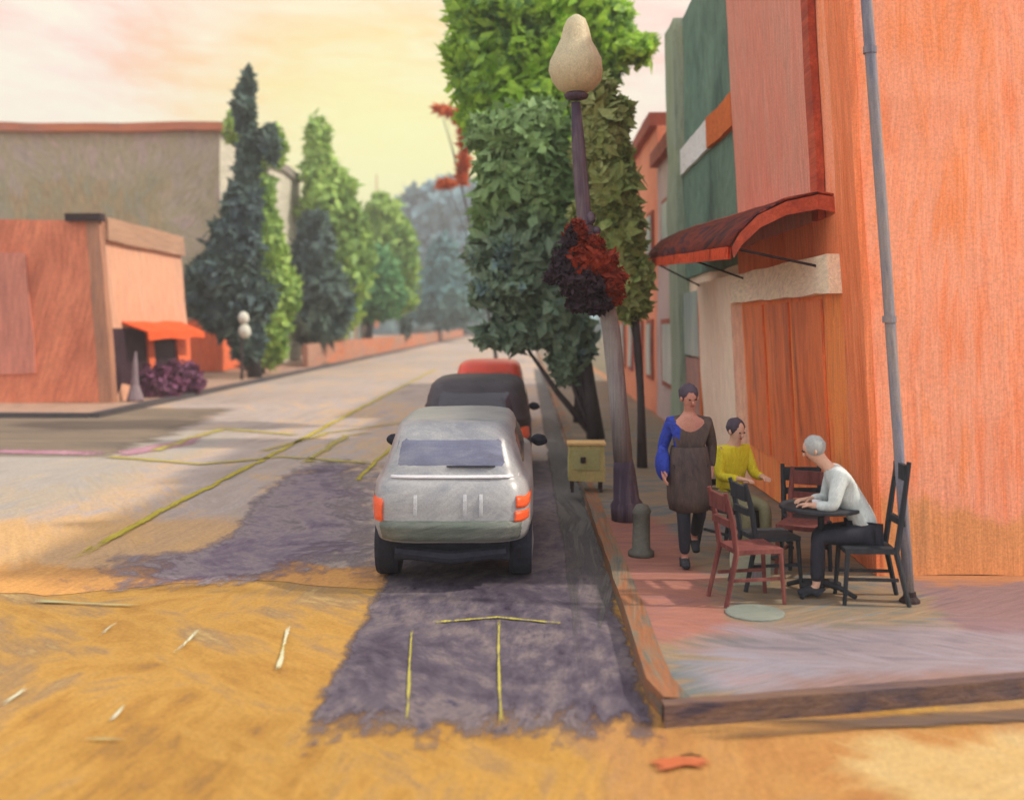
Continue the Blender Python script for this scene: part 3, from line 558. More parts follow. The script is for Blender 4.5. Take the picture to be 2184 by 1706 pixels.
# ------------------------------------------------------------------ trees
def leafmat(name, cols, s=.8, g=.8, tr=.25, zones=None):
    return paint(name, cols, s=s, st=(1, 1, .3), axis=(0, 1, 0), rnd=.8, bump=.3, g=g, trans=tr, rough=.6, fine=.25, zones=zones)
rnd = random.Random(5)
def crown_mesh(blobs, n, leaf, D, ox, core=.72, seed=1, elong=2.0, depth=1.0):
    """blobs: (px, py, rx, ry) on the picture plan at distance D, turned into round masses of real size"""
    r = random.Random(seed); b = MB(); k = D / F; BL = []
    for (px, py, rx, ry) in blobs:
        c = W(px, py, D); BL.append((Vector((c.x, D + r.uniform(-.25, .25) * rx * k, c.z)), Vector((rx * k, rx * k * depth, ry * k))))
    for i, (c, q) in enumerate(BL): b.blob(c, q * core, .26, 2.6, 4, seed + i)
    for c, q in list(BL):
        for _ in range(9):
            d = Vector((r.gauss(0, 1), r.gauss(0, .7), r.gauss(0, 1))).normalized(); f_ = r.uniform(.16, .38)
            BL.append((c + Vector((d.x * q.x, d.y * q.y, d.z * q.z)) * r.uniform(.85, 1.12), q * f_))
    area = sum(q.x * q.z for c, q in BL)
    for c, q in BL:
        m = int(n * q.x * q.z / area)
        for _ in range(m):
            d = Vector((r.gauss(0, 1), r.gauss(0, 1), r.gauss(0, 1))).normalized()
            lump = 1 + .22 * noise.noise(Vector((d.x * 2.6, d.y * 2.6, d.z * 2.6)) + c * .7)
            rr = (r.uniform(.68, 1.0) if r.random() < .8 else r.uniform(1.0, 1.28)) * lump
            p = c + Vector((d.x * q.x, d.y * q.y, d.z * q.z)) * rr
            s_ = leaf * 1.3 * r.uniform(.4, 1.8); u = Vector((r.gauss(0, 1), r.gauss(0, 1), r.gauss(0, .7))).normalized(); v = u.cross(d).normalized() if u.cross(d).length > .1 else u.orthogonal()
            u = (u + d * .4).normalized(); e2 = elong * s_
            b.add([p - u * e2 * .5, p - u * e2 * .1 + v * s_ * .45, p + u * e2 * .5, p - u * e2 * .1 - v * s_ * .45 + d * s_ * .15], [(0, 1, 2, 3)])
    return b
def tree(name, base, blobs, mat, label, n=5000, leaf=.2, seed=1, trunk_r=.16, trunk_mat=None, group=None, top=None, limbs=5, core=.64, cat='tree', elong=2.0, depth=1.0, lean=0):
    D = base.y; e_ = empty(name, base, label, cat, group)
    cm = crown_mesh(blobs, n, leaf, D, base.x, core, seed, elong, depth); cm.build('crown', mat, e_, org=base, weld=False)
    ztop = top if top else max(W(q[0], q[1], D).z for q in blobs)
    tops = max(blobs, key=lambda q: -q[1]); tx = W(tops[0], tops[1], D).x
    b = MB(); pts = []; rs = []
    for i in range(8):
        t = i / 7; pts.append(Vector((base.x + (tx - base.x) * t ** 1.4 + .08 * math.sin(t * 5 + seed), D + .05 * math.sin(t * 7), base.z + (ztop - base.z) * t))); rs.append(trunk_r * (1.25 - 1.05 * t) if i else trunk_r * 1.5)
    b.tube(pts, rs, 9); rr = random.Random(seed)
    for q in rr.sample(blobs, min(limbs, len(blobs))):
        c = W(q[0], q[1], D); j = min(6, max(1, int((c.z - base.z) / (ztop - base.z) * 6)))
        p0 = pts[j - 1]; b.tube([p0, p0.lerp(c, .5) + Vector((0, 0, -.1)), c], [rs[j] * .6, rs[j] * .4, rs[j] * .15], 6)
    b.build('trunk', trunk_mat or M['bark'], e_, smooth=True, org=base)
    return e_
M['bark'] = paint('dark_bark', [(52, 44, 52), (70, 60, 60), (46, 50, 52)], s=2, st=(1, 1, .1), axis=(0, 1, 0), rnd=.1, g=.9)
LD = leafmat('dark_teal_needles', [(58, 74, 82), (74, 94, 96), (96, 118, 104), (66, 82, 94)], .45, g=1.0)
LG = leafmat('yellow_green_leaves', [(96, 128, 80), (124, 156, 84), (160, 186, 92), (112, 140, 104)], .4, g=1.2)
LB = leafmat('bright_green_leaves', [(96, 146, 34), (128, 180, 40), (164, 200, 70), (104, 142, 72), (78, 112, 74)], .7, g=1.15, tr=.4)
LT = leafmat('blue_teal_leaves', [(74, 118, 126), (92, 134, 136), (110, 148, 136)], .2, g=1.0)
LM = leafmat('mid_green_leaves', [(72, 124, 84), (92, 146, 92), (120, 160, 96)], .4, g=1.0)
LH = leafmat('misty_blue_leaves', [(112, 148, 162), (128, 160, 168), (146, 172, 168)], .08, g=1.0, tr=.1)  # distance haze mixed into the leaf colour
LO = leafmat('olive_leaves', [(104, 124, 70), (130, 146, 82), (146, 152, 96), (108, 134, 86)], .7, g=1.15)
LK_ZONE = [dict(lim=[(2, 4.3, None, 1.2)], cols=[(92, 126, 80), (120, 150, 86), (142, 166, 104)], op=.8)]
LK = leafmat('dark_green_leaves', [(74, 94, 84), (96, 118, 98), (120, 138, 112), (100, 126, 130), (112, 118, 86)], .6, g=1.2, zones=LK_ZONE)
z13 = .13
tree('conifer_tree', Vector((-11.95, 44.8, z13)), [(529, 178, 7, 30), (518, 225, 17, 36), (534, 300, 10, 50), (528, 370, 18, 60), (518, 450, 32, 62), (502, 530, 46, 62), (470, 590, 50, 50), (510, 640, 56, 74), (436, 640, 36, 44), (528, 715, 24, 56), (575, 305, 17, 32), (480, 670, 40, 40)], LD,
     'tall dark teal conifer with a thin tip beside the salmon shop', 14000, .20, 3, .22)
tree('leafy_tree', Vector((-12.75, 48.5, z13)), [(512, 270, 26, 34), (585, 310, 20, 36), (552, 430, 28, 70), (560, 520, 40, 70), (574, 620, 46, 80), (570, 700, 42, 70), (540, 560, 40, 70)], LG,
     'yellow green tree close behind the tall dark conifer', 12000, .20, 7, .18)
tree('leafy_tree', Vector((-13.9, 66, z13)), [(676, 300, 22, 46), (680, 370, 34, 50), (715, 400, 34, 34), (690, 440, 48, 54), (735, 470, 44, 40), (745, 540, 46, 60), (720, 600, 60, 60), (700, 660, 60, 60)], LG,
     'pale green tree with a squared tip behind the second conifer', 9000, .26, 11, .2)
tree('conifer_tree', Vector((-12.9, 60, z13)), [(672, 490, 26, 30), (668, 540, 36, 50), (660, 610, 42, 60), (700, 640, 46, 66), (670, 690, 44, 46), (655, 560, 34, 40)], LD,
     'short dark teal conifer behind the low wall', 9000, .24, 13, .2)
tree('leafy_tree', Vector((-13.6, 88, z13)), [(815, 450, 32, 28), (820, 490, 40, 40), (800, 540, 44, 50), (845, 560, 44, 60), (820, 620, 60, 50), (850, 500, 24, 30)], LG,
     'yellow green round-topped tree beside the teal tree up the street', 8000, .32, 17, .25)
tree('leafy_tree', Vector((-13.2, 83, z13)), [(805, 580, 38, 46), (812, 630, 46, 44), (770, 640, 30, 40)], LM, 'small mid green tree in front of the round-topped tree', 6000, .28, 19, .18)
tree('conifer_tree', Vector((-12.2, 140, z13)), [(945, 540, 24, 34), (945, 585, 40, 50), (940, 640, 54, 50), (985, 640, 50, 46), (905, 640, 34, 40)], LT, 'blue teal tree with a pointed top at the end of the street', 7000, .5, 23, .3)
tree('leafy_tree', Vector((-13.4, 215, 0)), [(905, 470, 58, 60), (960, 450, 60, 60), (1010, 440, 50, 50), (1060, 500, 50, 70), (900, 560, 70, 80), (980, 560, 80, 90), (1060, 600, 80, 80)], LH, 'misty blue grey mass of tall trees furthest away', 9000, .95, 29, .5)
tree('sapling', Vector((-12.0, 100, z13)), [(866, 690, 12, 18), (865, 706, 9, 14)], LD, 'tiny dark oval sapling beside the low wall up the street', 900, .16, 31, .08, limbs=0)
# far wood closing the view
b = MB(); r = random.Random(9)
for i in range(60):
    x_ = -150 + i * 5.2 + r.uniform(-2, 2); D = 235 + r.uniform(-10, 25); h_ = r.uniform(5, 11) if abs(x_ + 10) > 16 else r.uniform(7, 10)
    b.blob((x_, D, h_ * .4), (5 + r.uniform(0, 3), 5, h_ * .62), .2, 2, 3, i)
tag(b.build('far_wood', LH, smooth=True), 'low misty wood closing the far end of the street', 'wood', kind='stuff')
b = MB(); b.tube([W(803, 700, 170), W(803, 372, 170)], [.35, .08], 6); tag(b.build('mast', M['grtop']), 'thin pale orange mast against the yellow sky', 'mast')

# trees on the right pavement
z14 = .14
tree('street_tree', Vector((1.35, 24.5, z14)), [(1010, 20, 55, 60), (1100, 20, 90, 60), (1210, 0, 90, 50), (1000, 110, 50, 50), (1080, 130, 80, 80), (1170, 120, 70, 90), (1030, 190, 60, 50), (1130, 230, 80, 70), (1290, 60, 60, 50), (1340, 110, 50, 32), (1290, 130, 40, 50), (1040, 265, 50, 36), (1110, 320, 70, 70), (1190, 290, 50, 80)], LB,
     'tall street tree with bright green crown behind the globe lamp', 20000, .12, 37, .14, limbs=9)
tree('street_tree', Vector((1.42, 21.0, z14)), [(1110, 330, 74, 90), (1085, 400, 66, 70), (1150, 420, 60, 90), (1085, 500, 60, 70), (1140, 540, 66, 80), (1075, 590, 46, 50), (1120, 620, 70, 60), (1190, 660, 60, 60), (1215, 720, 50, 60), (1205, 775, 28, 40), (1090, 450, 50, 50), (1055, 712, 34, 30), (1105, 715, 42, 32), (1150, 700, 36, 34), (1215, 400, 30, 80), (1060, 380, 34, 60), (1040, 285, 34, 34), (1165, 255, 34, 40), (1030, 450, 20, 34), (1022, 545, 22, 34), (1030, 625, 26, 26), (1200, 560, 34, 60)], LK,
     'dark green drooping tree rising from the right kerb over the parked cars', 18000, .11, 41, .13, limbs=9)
tree('street_tree', Vector((1.95, 16.8, z14)), [(1290, 300, 40, 70), (1320, 250, 20, 40), (1300, 400, 48, 70), (1320, 500, 44, 70), (1330, 590, 44, 60), (1345, 640, 30, 36), (1260, 470, 30, 60), (1270, 215, 34, 46), (1265, 330, 34, 60)], LO,
     'olive green tree close behind the lamp post', 12000, .09, 43, .06, limbs=6)
OLm = leafmat('orange_leaves', [(214, 92, 36), (232, 122, 64), (206, 108, 64)], 1.2)
e_ = tree('autumn_tree', Vector((-1.3, 46, .01)), [(950, 238, 12, 4), (978, 250, 5, 14), (988, 290, 4, 26), (990, 340, 4, 26), (986, 375, 5, 18), (955, 392, 16, 5), (1000, 260, 10, 4), (935, 232, 8, 3)], OLm, 'thin orange leaved treetop poking out left of the bright green crown', 900, .13, 47, .07, limbs=2, core=.12, elong=3.2)

# ------------------------------------------------------------------ vehicles
def ring_car(name, loc, label, body_cols, rings, Lc, trim, glassm, extras=None, wheel_r=.33, rz=0, van=False, g=.8, rgh=.34):
    """rings: (z, half width, y rear, y front, exponent)"""
    e_ = empty(name, loc, label, 'van' if van else 'car', rz=rz)
    bodym = paint(name + '_paint', body_cols, s=1.3, st=(.25, 1, 1), axis=(0, 1, 0), rnd=.7, g=g, bump=.12, rough=rgh, spec=.5, fine=.1)
    def ev(t, z):
        for i in range(len(rings) - 1):
            if rings[i][0] <= z <= rings[i + 1][0]:
                f = (z - rings[i][0]) / max(1e-6, rings[i + 1][0] - rings[i][0]); a = [rings[i][j] * (1 - f) + rings[i + 1][j] * f for j in range(5)]; break
        else: a = list(rings[-1] if z > rings[-1][0] else rings[0])
        _, hw, y0, y1, ex = a; c, s_ = math.cos(t), math.sin(t)
        cx = math.copysign(abs(c) ** (2 / ex), c); sy = math.copysign(abs(s_) ** (2 / ex), s_)
        return Vector((hw * cx, (y0 + y1) / 2 + (y1 - y0) / 2 * sy, z))
    N = 64; zs = []
    for i in range(len(rings) - 1):
        k = max(1, int((rings[i + 1][0] - rings[i][0]) / .05))
        zs += [rings[i][0] + (rings[i + 1][0] - rings[i][0]) * j / k for j in range(k)]
    zs.append(rings[-1][0])
    b = MB(); vs = [ev(2 * math.pi * k / N, z) for z in zs for k in range(N)]
    fs = [(i * N + k, i * N + (k + 1) % N, (i + 1) * N + (k + 1) % N, (i + 1) * N + k) for i in range(len(zs) - 1) for k in range(N)]
    fs += [tuple(range(N - 1, -1, -1)), tuple((len(zs) - 1) * N + k for k in range(N))]
    b.add(vs, fs); b.build('body', bodym, e_, .008, 2.0, smooth=True)
    def hitx(x, z, face=-1):                 # t for a given x on the rear (face -1) or front
        lo, hi = (math.pi, 1.5 * math.pi) if x < 0 else (1.5 * math.pi, 2 * math.pi)
        for _ in range(30):
            m_ = (lo + hi) / 2
            if ev(m_, z).x < x: lo = m_
            else: hi = m_
        t = (lo + hi) / 2
        return t if face < 0 else -t
    def patch(nm, x0, x1, z0, z1, mat, off=.012, parent=None, face=-1, taper=0, wbl=.0):
        b = MB(); nu, nv = 14, 6; P = []
        for j in range(nv + 1):
            z = z0 + (z1 - z0) * j / nv; tp = taper * j / nv
            for i in range(nu + 1):
                xx = (x0 + tp) + ((x1 - tp) - (x0 + tp)) * i / nu; t = hitx(xx, z, face); p = ev(t, z); dn = Vector((0, face, 0))
                edge_ = i in (0, nu) or j in (0, nv); P.append(p + dn * (off if not edge_ else -.004))
        b.add(P, [(j * (nu + 1) + i, j * (nu + 1) + i + 1, (j + 1) * (nu + 1) + i + 1, (j + 1) * (nu + 1) + i) for j in range(nv) for i in range(nu)])
        return b.build(nm, mat, parent or e_, wbl, 5, smooth=True)
    def side(nm, sx, y0, y1, z0, z1, mat, off=.01, inset=0):
        b = MB(); nu, nv = 8, 4; P = []
        for j in range(nv + 1):
            z = z0 + (z1 - z0) * j / nv
            for i in range(nu + 1):
                yy = y0 + inset * j / nv + (y1 - y0 - inset * 2 * j / nv) * i / nu; lo, hi = -math.pi / 2, math.pi / 2
                for _ in range(30):
                    m_ = (lo + hi) / 2
                    if ev(m_, z).y < yy: lo = m_
                    else: hi = m_
                p = ev((lo + hi) / 2, z); p.x = sx * (p.x + (off if not (i in (0, nu) or j in (0, nv)) else -.004)); P.append(p)
        b.add(P, [(j * (nu + 1) + i, j * (nu + 1) + i + 1, (j + 1) * (nu + 1) + i + 1, (j + 1) * (nu + 1) + i) for j in range(nv) for i in range(nu)])
        return b.build(nm, mat, e_, 0, smooth=True)
    hw = max(r_[1] for r_ in rings)
    for wx in (-1, 1):
        for wy in (Lc * .17, Lc * .80):
            b = MB(); prof = [(wheel_r * .55, -.11), (wheel_r * .95, -.11), (wheel_r, -.07), (wheel_r, .07), (wheel_r * .95, .11), (wheel_r * .55, .11)]
            n = 20; vs = [Vector((wx * (hw - .13) + z_, wy + r_ * math.cos(2 * math.pi * k / n), wheel_r + r_ * math.sin(2 * math.pi * k / n))) for r_, z_ in prof for k in range(n)]
            b.add(vs, [(i * n + k, i * n + (k + 1) % n, (i + 1) * n + (k + 1) % n, (i + 1) * n + k) for i in range(5) for k in range(n)] + [tuple(range(n)), tuple(5 * n + k for k in range(n))])
            ty = b.build('wheel', trim, e_, 0, smooth=False)
            b = MB(); n = 14; r0 = wheel_r * .52; xx = wx * (hw - .13) + wx * .115
            b.add([Vector((xx + wx * .0, wy + r0 * math.cos(2 * math.pi * k / n), wheel_r + r0 * math.sin(2 * math.pi * k / n))) for k in range(n)] + [Vector((xx + wx * .02, wy, wheel_r))], [(k, (k + 1) % n, n) for k in range(n)])
            b.build('rim', M['rim'], ty)
    b = MB(); b.box(-hw * .70, hw * .70, .22, Lc - .25, .25, rings[0][0] + .10, .5); b.tube([(-hw * .66, .16, .34), (0, .10, .30), (hw * .66, .16, .34)], .06, 8); b.build('underbody', trim, e_)
    return e_, patch, side, ev
M['rim'] = paint('wheel_rim_metal', [(130, 128, 130), (160, 158, 158)], s=3, g=.8, rough=.35)
M['tyre'] = paint('tyre_rubber', [(30, 32, 42), (44, 46, 58), (36, 34, 40)], s=2, g=.9)
M['lamp_o'] = paint('orange_lamp_lens', [(226, 84, 40), (238, 104, 62)], s=5, g=1.0, rough=.3)
M['rglass'] = glass('blue_grey_rear_glass', [(84, 80, 94), (98, 102, 126), (120, 122, 134), (88, 78, 82)], .12, 1.6, (.12, 1, 1), (0, 1, 0))
M['sglass'] = glass('dark_side_glass', [(42, 38, 50), (60, 58, 70)], .12)
M['plate'] = paint('number_plate_metal', [(190, 188, 178), (206, 204, 196)], s=6, g=.8)
M['lowb'] = paint('greenish_bumper', [(80, 92, 84), (104, 112, 104), (128, 128, 122)], s=1.6, st=(.2, 1, 1), axis=(0, 1, 0), rnd=.2, g=.85, rough=.5)
M['rib'] = paint('pressed_metal', [(176, 178, 182), (194, 196, 200)], s=3, g=.9, rough=.4)
M['hil'] = paint('bright_silver', [(206, 204, 208), (224, 224, 228)], s=3, st=(.1, 1, 1), axis=(0, 1, 0), rnd=.1, g=.95, rough=.35)
SUVR = [(.43, .68, .12, 4.15, 6), (.46, .745, .03, 4.25, 7), (.60, .775, .0, 4.3, 8), (.84, .78, .02, 4.3, 8), (.97, .765, .06, 4.2, 7), (1.01, .74, .10, 4.0, 7), (1.035, .71, .12, 3.25, 7), (1.11, .685, .15, 3.05, 7), (1.38, .60, .30, 2.75, 6.5), (1.47, .57, .38, 2.6, 6), (1.52, .535, .45, 2.45, 5), (1.54, .46, .56, 2.3, 5)]
suv, patch, side, ev = ring_car('parked_suv', (-.72, 9.47, .015), 'silver grey SUV parked nearest at the kerb, seen from behind', [(134, 138, 148), (158, 160, 164), (176, 176, 176), (148, 152, 160)], SUVR, 4.3, M['tyre'], None, g=.80)
patch('rear_window', -.56, .56, 1.13, 1.40, M['rglass'], .012, taper=.05)
patch('belt_highlight', -.64, .64, 1.035, 1.065, M['hil'], .02)  # highlight along the belt line, painted as a bright strip
patch('bumper', -.735, .735, .45, .66, M['lowb'], .05)
for sx in (-1, 1):
    if sx < 0: patch('tail_light', -.765, -.62, .64, .86, M['lamp_o'], .03, wbl=.012)
    else:
        patch('tail_light', .61, .76, .77, .88, M['lamp_o'], .03, wbl=.012); patch('tail_light', .60, .74, .64, .745, M['lamp_o'], .03, wbl=.012)
for x_ in (-.34, .12, .27):
    patch('pressed_rib', x_, x_ + .035, .70, .90, M['rib'], .006)
patch('rear_wiper', -.05, .42, 1.135, 1.15, M['tyre'], .028)
for sx in (-1, 1):
    side('side_window', sx, .55, 2.7, 1.10, 1.40, M['sglass'], inset=.1)
    b = MB(); b.blob((sx * .86, 2.75, 1.10), (.10, .06, .07), .1); b.build('wing_mirror', M['tyre'], suv)
patch('windscreen', -.5, .5, 1.10, 1.40, M['sglass'], .012, face=1)

CARR = [(.28, .72, .12, 4.2, 5), (.36, .83, .03, 4.3, 6), (.55, .87, .0, 4.35, 6), (.80, .86, .03, 4.3, 6), (.95, .83, .08, 4.2, 5), (1.0, .84, .10, 3.3, 6), (1.35, .78, .24, 2.9, 5.5), (1.52, .73, .36, 2.6, 5), (1.60, .64, .50, 2.4, 5), (1.63, .5, .65, 2.2, 5)]
dk, patch, side, ev = ring_car('parked_car', (-.80, 15.4, .015), 'dark charcoal car parked in front of the silver SUV', [(40, 36, 46), (62, 56, 64), (74, 70, 76)], CARR, 4.35, M['tyre'], None, g=.85, rgh=.6)
patch('rear_window', -.62, .62, 1.06, 1.44, M['sglass'], .012, taper=.06); patch('bumper', -.84, .84, .30, .55, M['tyre'], .05)
for sx in (-1, 1):
    patch('tail_light', *((-.85, -.7) if sx < 0 else (.7, .85)), .72, .90, M['lamp_o'], .03); side('side_window', sx, .6, 2.7, 1.06, 1.45, M['sglass'], inset=.1)
    b = MB(); b.blob((sx * .92, 2.8, 1.02), (.10, .06, .07), .1); b.build('wing_mirror', M['tyre'], dk)
rd, patch, side, ev = ring_car('parked_car', (-.88, 22.8, .015), 'red car parked beyond the charcoal car', [(206, 62, 40), (226, 66, 36), (238, 60, 28)], [(a_[0], a_[1] * .95, a_[2], a_[3], a_[4]) for a_ in CARR], 4.35, M['tyre'], None, g=.95)
patch('rear_window', -.60, .60, 1.06, 1.40, M['redtrim'], .012, taper=.06); patch('bumper', -.82, .82, .30, .55, M['tyre'], .05)
for sx in (-1, 1):
    patch('tail_light', *((-.83, -.7) if sx < 0 else (.7, .83)), .72, .90, M['lamp_o'], .03); side('side_window', sx, .6, 2.7, 1.06, 1.42, M['sglass'], inset=.1)

# ------------------------------------------------------------------ street furniture
# leaning globe lamp with a basket of dark red leaves
LB0 = Vector((1.20, 12.3, .14)); top = Vector((.58, 12.3, 5.20))
lp = empty('street_lamp', LB0, 'leaning street lamp with a big cream acorn globe in front of the bright tree', 'street lamp')
M['lpost'] = paint('grey_purple_post', [(108, 84, 104), (132, 122, 122), (146, 138, 132), (92, 64, 84)], s=2.0, st=(1, 1, .06), axis=(0, 1, 0), rnd=.05, g=1.0)
M['lpost2'] = paint('dark_violet_post', [(54, 42, 58), (74, 60, 76), (112, 100, 106)], s=2.0, st=(1, 1, .06), axis=(0, 1, 0), rnd=.05, g=1.0)
LPX = [(0, 1.20), (.12, 1.165), (.49, .985), (.58, .86), (.72, .68), (.86, .62), (1.0, .585)]
def lerp(t):
    for (a0, x0), (a1, x1) in zip(LPX, LPX[1:]):
        if t <= a1 or a1 == 1.0: return Vector((x0 + (x1 - x0) * (t - a0) / (a1 - a0), 12.3, LB0.z + (top.z - LB0.z) * t))
b = MB(); b.tube([lerp(0), lerp(.04), lerp(.05), lerp(.12), lerp(.15)], [.19, .19, .155, .13, .11], 12); b.build('base', M['lpost2'], lp, .01, 2, smooth=True, org=LB0)
b = MB(); b.tube([lerp(.14), lerp(.3), lerp(.45), lerp(.53)], [.115, .11, .105, .10], 12); b.build('lower_post', M['lpost'], lp, .012, 2, smooth=True, org=LB0)
b = MB(); b.tube([lerp(.52), lerp(.58), lerp(.65), lerp(.72), lerp(.8), lerp(.9), lerp(.99)], [.08, .08, .085, .088, .085, .075, .055], 12); b.build('upper_post', M['lpost2'], lp, .012, 2, smooth=True, org=LB0)
b = MB(); b.blob(lerp(.715) + Vector((.07, -.05, 0)), (.06, .06, .08), .05); b.blob(lerp(.69) + Vector((.11, -.05, -.02)), (.05, .05, .05), .05); b.build('finial', M['lpost2'], lp, org=LB0)
b = MB(); b.lathe([(.05, -.02), (.13, 0), (.15, .04), (.10, .08)], 14, lerp(1.0)); b.build('collar', M['lpost2'], lp, org=LB0, smooth=True)
M['globe'] = paint('cream_frosted_globe', [(200, 188, 156), (214, 204, 172), (190, 184, 152)], s=2.5, st=(1, 1, .5), axis=(0, 1, 0), rnd=.6, g=1.0, rough=.5, bump=.2, trans=.3)
b = MB(); b.lathe([(.10, .06), (.22, .12), (.30, .22), (.325, .34), (.31, .46), (.25, .58), (.19, .70), (.15, .84), (.11, .95), (.04, 1.0)], 20, lerp(1.0)); b.build('globe', M['globe'], lp, .02, 3, smooth=True, org=LB0)
D_ = 12.1
RDm = leafmat('rust_red_leaves', [(110, 34, 18), (142, 48, 24), (168, 62, 30)], 3, g=.9)
PLm = leafmat('dark_plum_leaves', [(42, 30, 40), (56, 40, 52), (66, 44, 52)], 3, g=.9)
hb = empty('hanging_basket', W(1250, 580, D_), 'hanging basket of rust red and plum leaves on the lamp post', 'flower basket'); OHB = W(1250, 580, D_)
crown_mesh([(1225, 500, 20, 28), (1262, 530, 22, 30), (1245, 560, 46, 36), (1300, 600, 34, 36), (1290, 560, 24, 26), (1305, 625, 22, 22)], 2600, .035, D_, 0, .85, 51, 1.8, .8).build('foliage', RDm, hb, org=OHB, weld=False)
crown_mesh([(1205, 560, 24, 36), (1190, 585, 22, 20), (1230, 600, 46, 34), (1250, 640, 34, 24), (1275, 648, 26, 20), (1215, 520, 14, 30)], 2600, .035, D_ - .10, 0, .85, 53, 1.8, .8).build('trailing_foliage', PLm, hb, org=OHB, weld=False)
b = MB(); b.lathe([(.03, -.26), (.11, -.22), (.17, -.12), (.18, -.02)], 14, W(1255, 610, D_)); b.build('basket', M['dark'], hb, org=OHB)
b = MB(); b.tube([W(1250, 560, D_), W(1250, 480, D_), W(1268, 470, D_ + .1)], .012, 6); b.build('hook', M['dark'], hb, org=OHB)

# pale yellow-green box on the kerb
o0 = G(1250, 1046, .14); bx = empty('newspaper_box', o0, 'pale yellow green newspaper box on the kerb left of the lamp post', 'newspaper box')
M['ygb'] = paint('yellow_green_metal', [(158, 148, 88), (178, 168, 110), (196, 172, 116)], s=3, st=(1, 1, .3), axis=(0, 1, 0), rnd=.5, g=.95)
X, Y = o0.x, o0.y
b = MB(); b.box(X - .25, X + .25, Y - .2, Y + .2, .30, .80, .12); b.build('case', M['ygb'], bx, .015, 3, org=o0)
b = MB(); b.box(X - .20, X + .18, Y - .215, Y - .2, .46, .74, .12); dr = b.build('door', paint('sage_door', [(150, 146, 96), (172, 168, 116)], s=4, g=.95), bx, .008, 3, org=o0)
b = MB(); b.box(X - .09, X - .02, Y - .235, Y - .215, .56, .64, .1); b.build('handle', M['dark'], dr, org=o0)
b = MB(); b.box(X - .27, X + .27, Y - .22, Y + .22, .80, .83, .1); b.build('lid', paint('peach_lid', [(206, 168, 112)], s=3), bx, .01, 3, org=o0)
for sx in (-1, 1):
    for sy in (-1, 1):
        b = MB(); b.box(X + sx * .2 - .02, X + sx * .2 + .02, Y + sy * .15 - .02, Y + sy * .15 + .02, .14, .30, .2); b.build('leg', M['dark'], bx, org=o0)
# grey bollard block by the lamp
o0 = G(1368, 1185, .14); bl = MB(); bl.lathe([(.13, 0), (.13, .05), (.09, .08), (.085, .42), (.10, .45), (.06, .52), (.0, .54)], 12, o0)
bo = bl.build('bollard', paint('grey_green_iron', [(84, 84, 78), (112, 108, 98)], s=4, g=.9), None, .012, 3, smooth=True, org=o0); bo.location = o0; tag(bo, 'short grey green bollard between the lamp post and the walking person', 'bollard')

# small twin globe lamp by the left conifer
o0 = Vector((-12.05, 43.2, .13)); wl_ = empty('globe_lamp', o0, 'small lamp with two white globes one above the other beside the dark conifer', 'street lamp')
b = MB(); b.tube([o0, o0 + Z * 2.9], [.07, .045], 8); b.build('post', M['bark'], wl_, org=o0)
wg = paint('white_globe', [(196, 198, 184), (214, 214, 200)], s=2, g=.95)
for z_, r_, x_ in ((2.6, .27, .0), (2.05, .30, .05)):
    b = MB(); b.blob(o0 + Vector((x_ + .15, -.25, z_)), (r_ * .85, r_ * .85, r_), .06); b.build('globe', wg, wl_, org=o0, smooth=True)
# purple flowering bushes under the orange awning
PF = leafmat('magenta_flowers', [(84, 34, 66), (112, 52, 84), (134, 84, 116), (150, 110, 130)], 1.2, g=.95, tr=.2)
o0 = Vector((-11.95, 33.2, .13))
tree('flowering_bush', o0, [(330, 815, 30, 34), (300, 840, 32, 28), (350, 830, 32, 30)], PF, 'mound of magenta flowers nearest under the orange awning', 2600, .09, 61, .04, limbs=2, cat='bush', elong=1.4, group='magenta flower bushes at the salmon shop')
tree('flowering_bush', Vector((-11.95, 35.0, .13)), [(385, 805, 30, 32), (410, 812, 22, 26)], PF, 'mound of magenta flowers second from the front beneath the orange awning', 2200, .09, 67, .04, limbs=2, cat='bush', elong=1.4, group='magenta flower bushes at the salmon shop')
o0 = G(262, 872); o0 = Vector((-11.95, 31.2, .13)); b = MB(); b.lathe([(.22, 0), (.26, .05), (.12, .5), (.08, 1.1), (.03, 1.5)], 10, (0, 0, 0))
t_ = b.build('cone_shrub', paint('grey_lilac_shrub', [(120, 104, 112), (150, 132, 136)], s=2, g=.9), None, .04, 2); t_.location = o0; tag(t_, 'grey lilac cone-shaped shrub at the corner of the salmon shop', 'shrub')

# ------------------------------------------------------------------ cafe furniture
def chair(label, loc, rz, mat, sm, bh=.95, tall=0, name='cafe_chair', group='cafe chairs on the pavement'):
    """seat faces +x locally"""
    e_ = empty(name, loc, label, 'chair', group, rz)
    b = MB(); b.box(-.20, .22, -.20, .20, .43, .47, .15); b.build('seat', sm, e_, .008, 3)
    for sx in (-1, 1):
        for sy in (-1, 1):
            b = MB()
            if sx > 0: b.tube([(.20, sy * .18, .44), (.225, sy * .19, 0)], [.022, .018], 8)
            else: b.tube([(-.30, sy * .19, 0), (-.20, sy * .18, .44), (-.235, sy * .18, .7), (-.30, sy * .18, bh)], [.02, .026, .026, .02], 8)
            b.build('leg', mat, e_, .006, 3)
    b = MB(); b.box(-.30, -.265, -.17, .17, bh - .16, bh - .03, .1); b.build('backrest', mat, e_, .008, 3)
    b = MB(); b.box(-.27, -.235, -.17, .17, .66, .72, .1); b.build('back_rail', mat, e_, .008, 3)
    for y_ in (-.175, .15):
        b = MB(); b.box(-.22, .21, y_, y_ + .025, .20, .225, .2); b.build('stretcher', mat, e_)
    return e_
M['mah'] = paint('red_brown_wood', [(84, 42, 42), (112, 60, 56), (138, 84, 74)], s=3, st=(1, 1, .12), axis=(0, 1, 0), rnd=.1, g=.95)
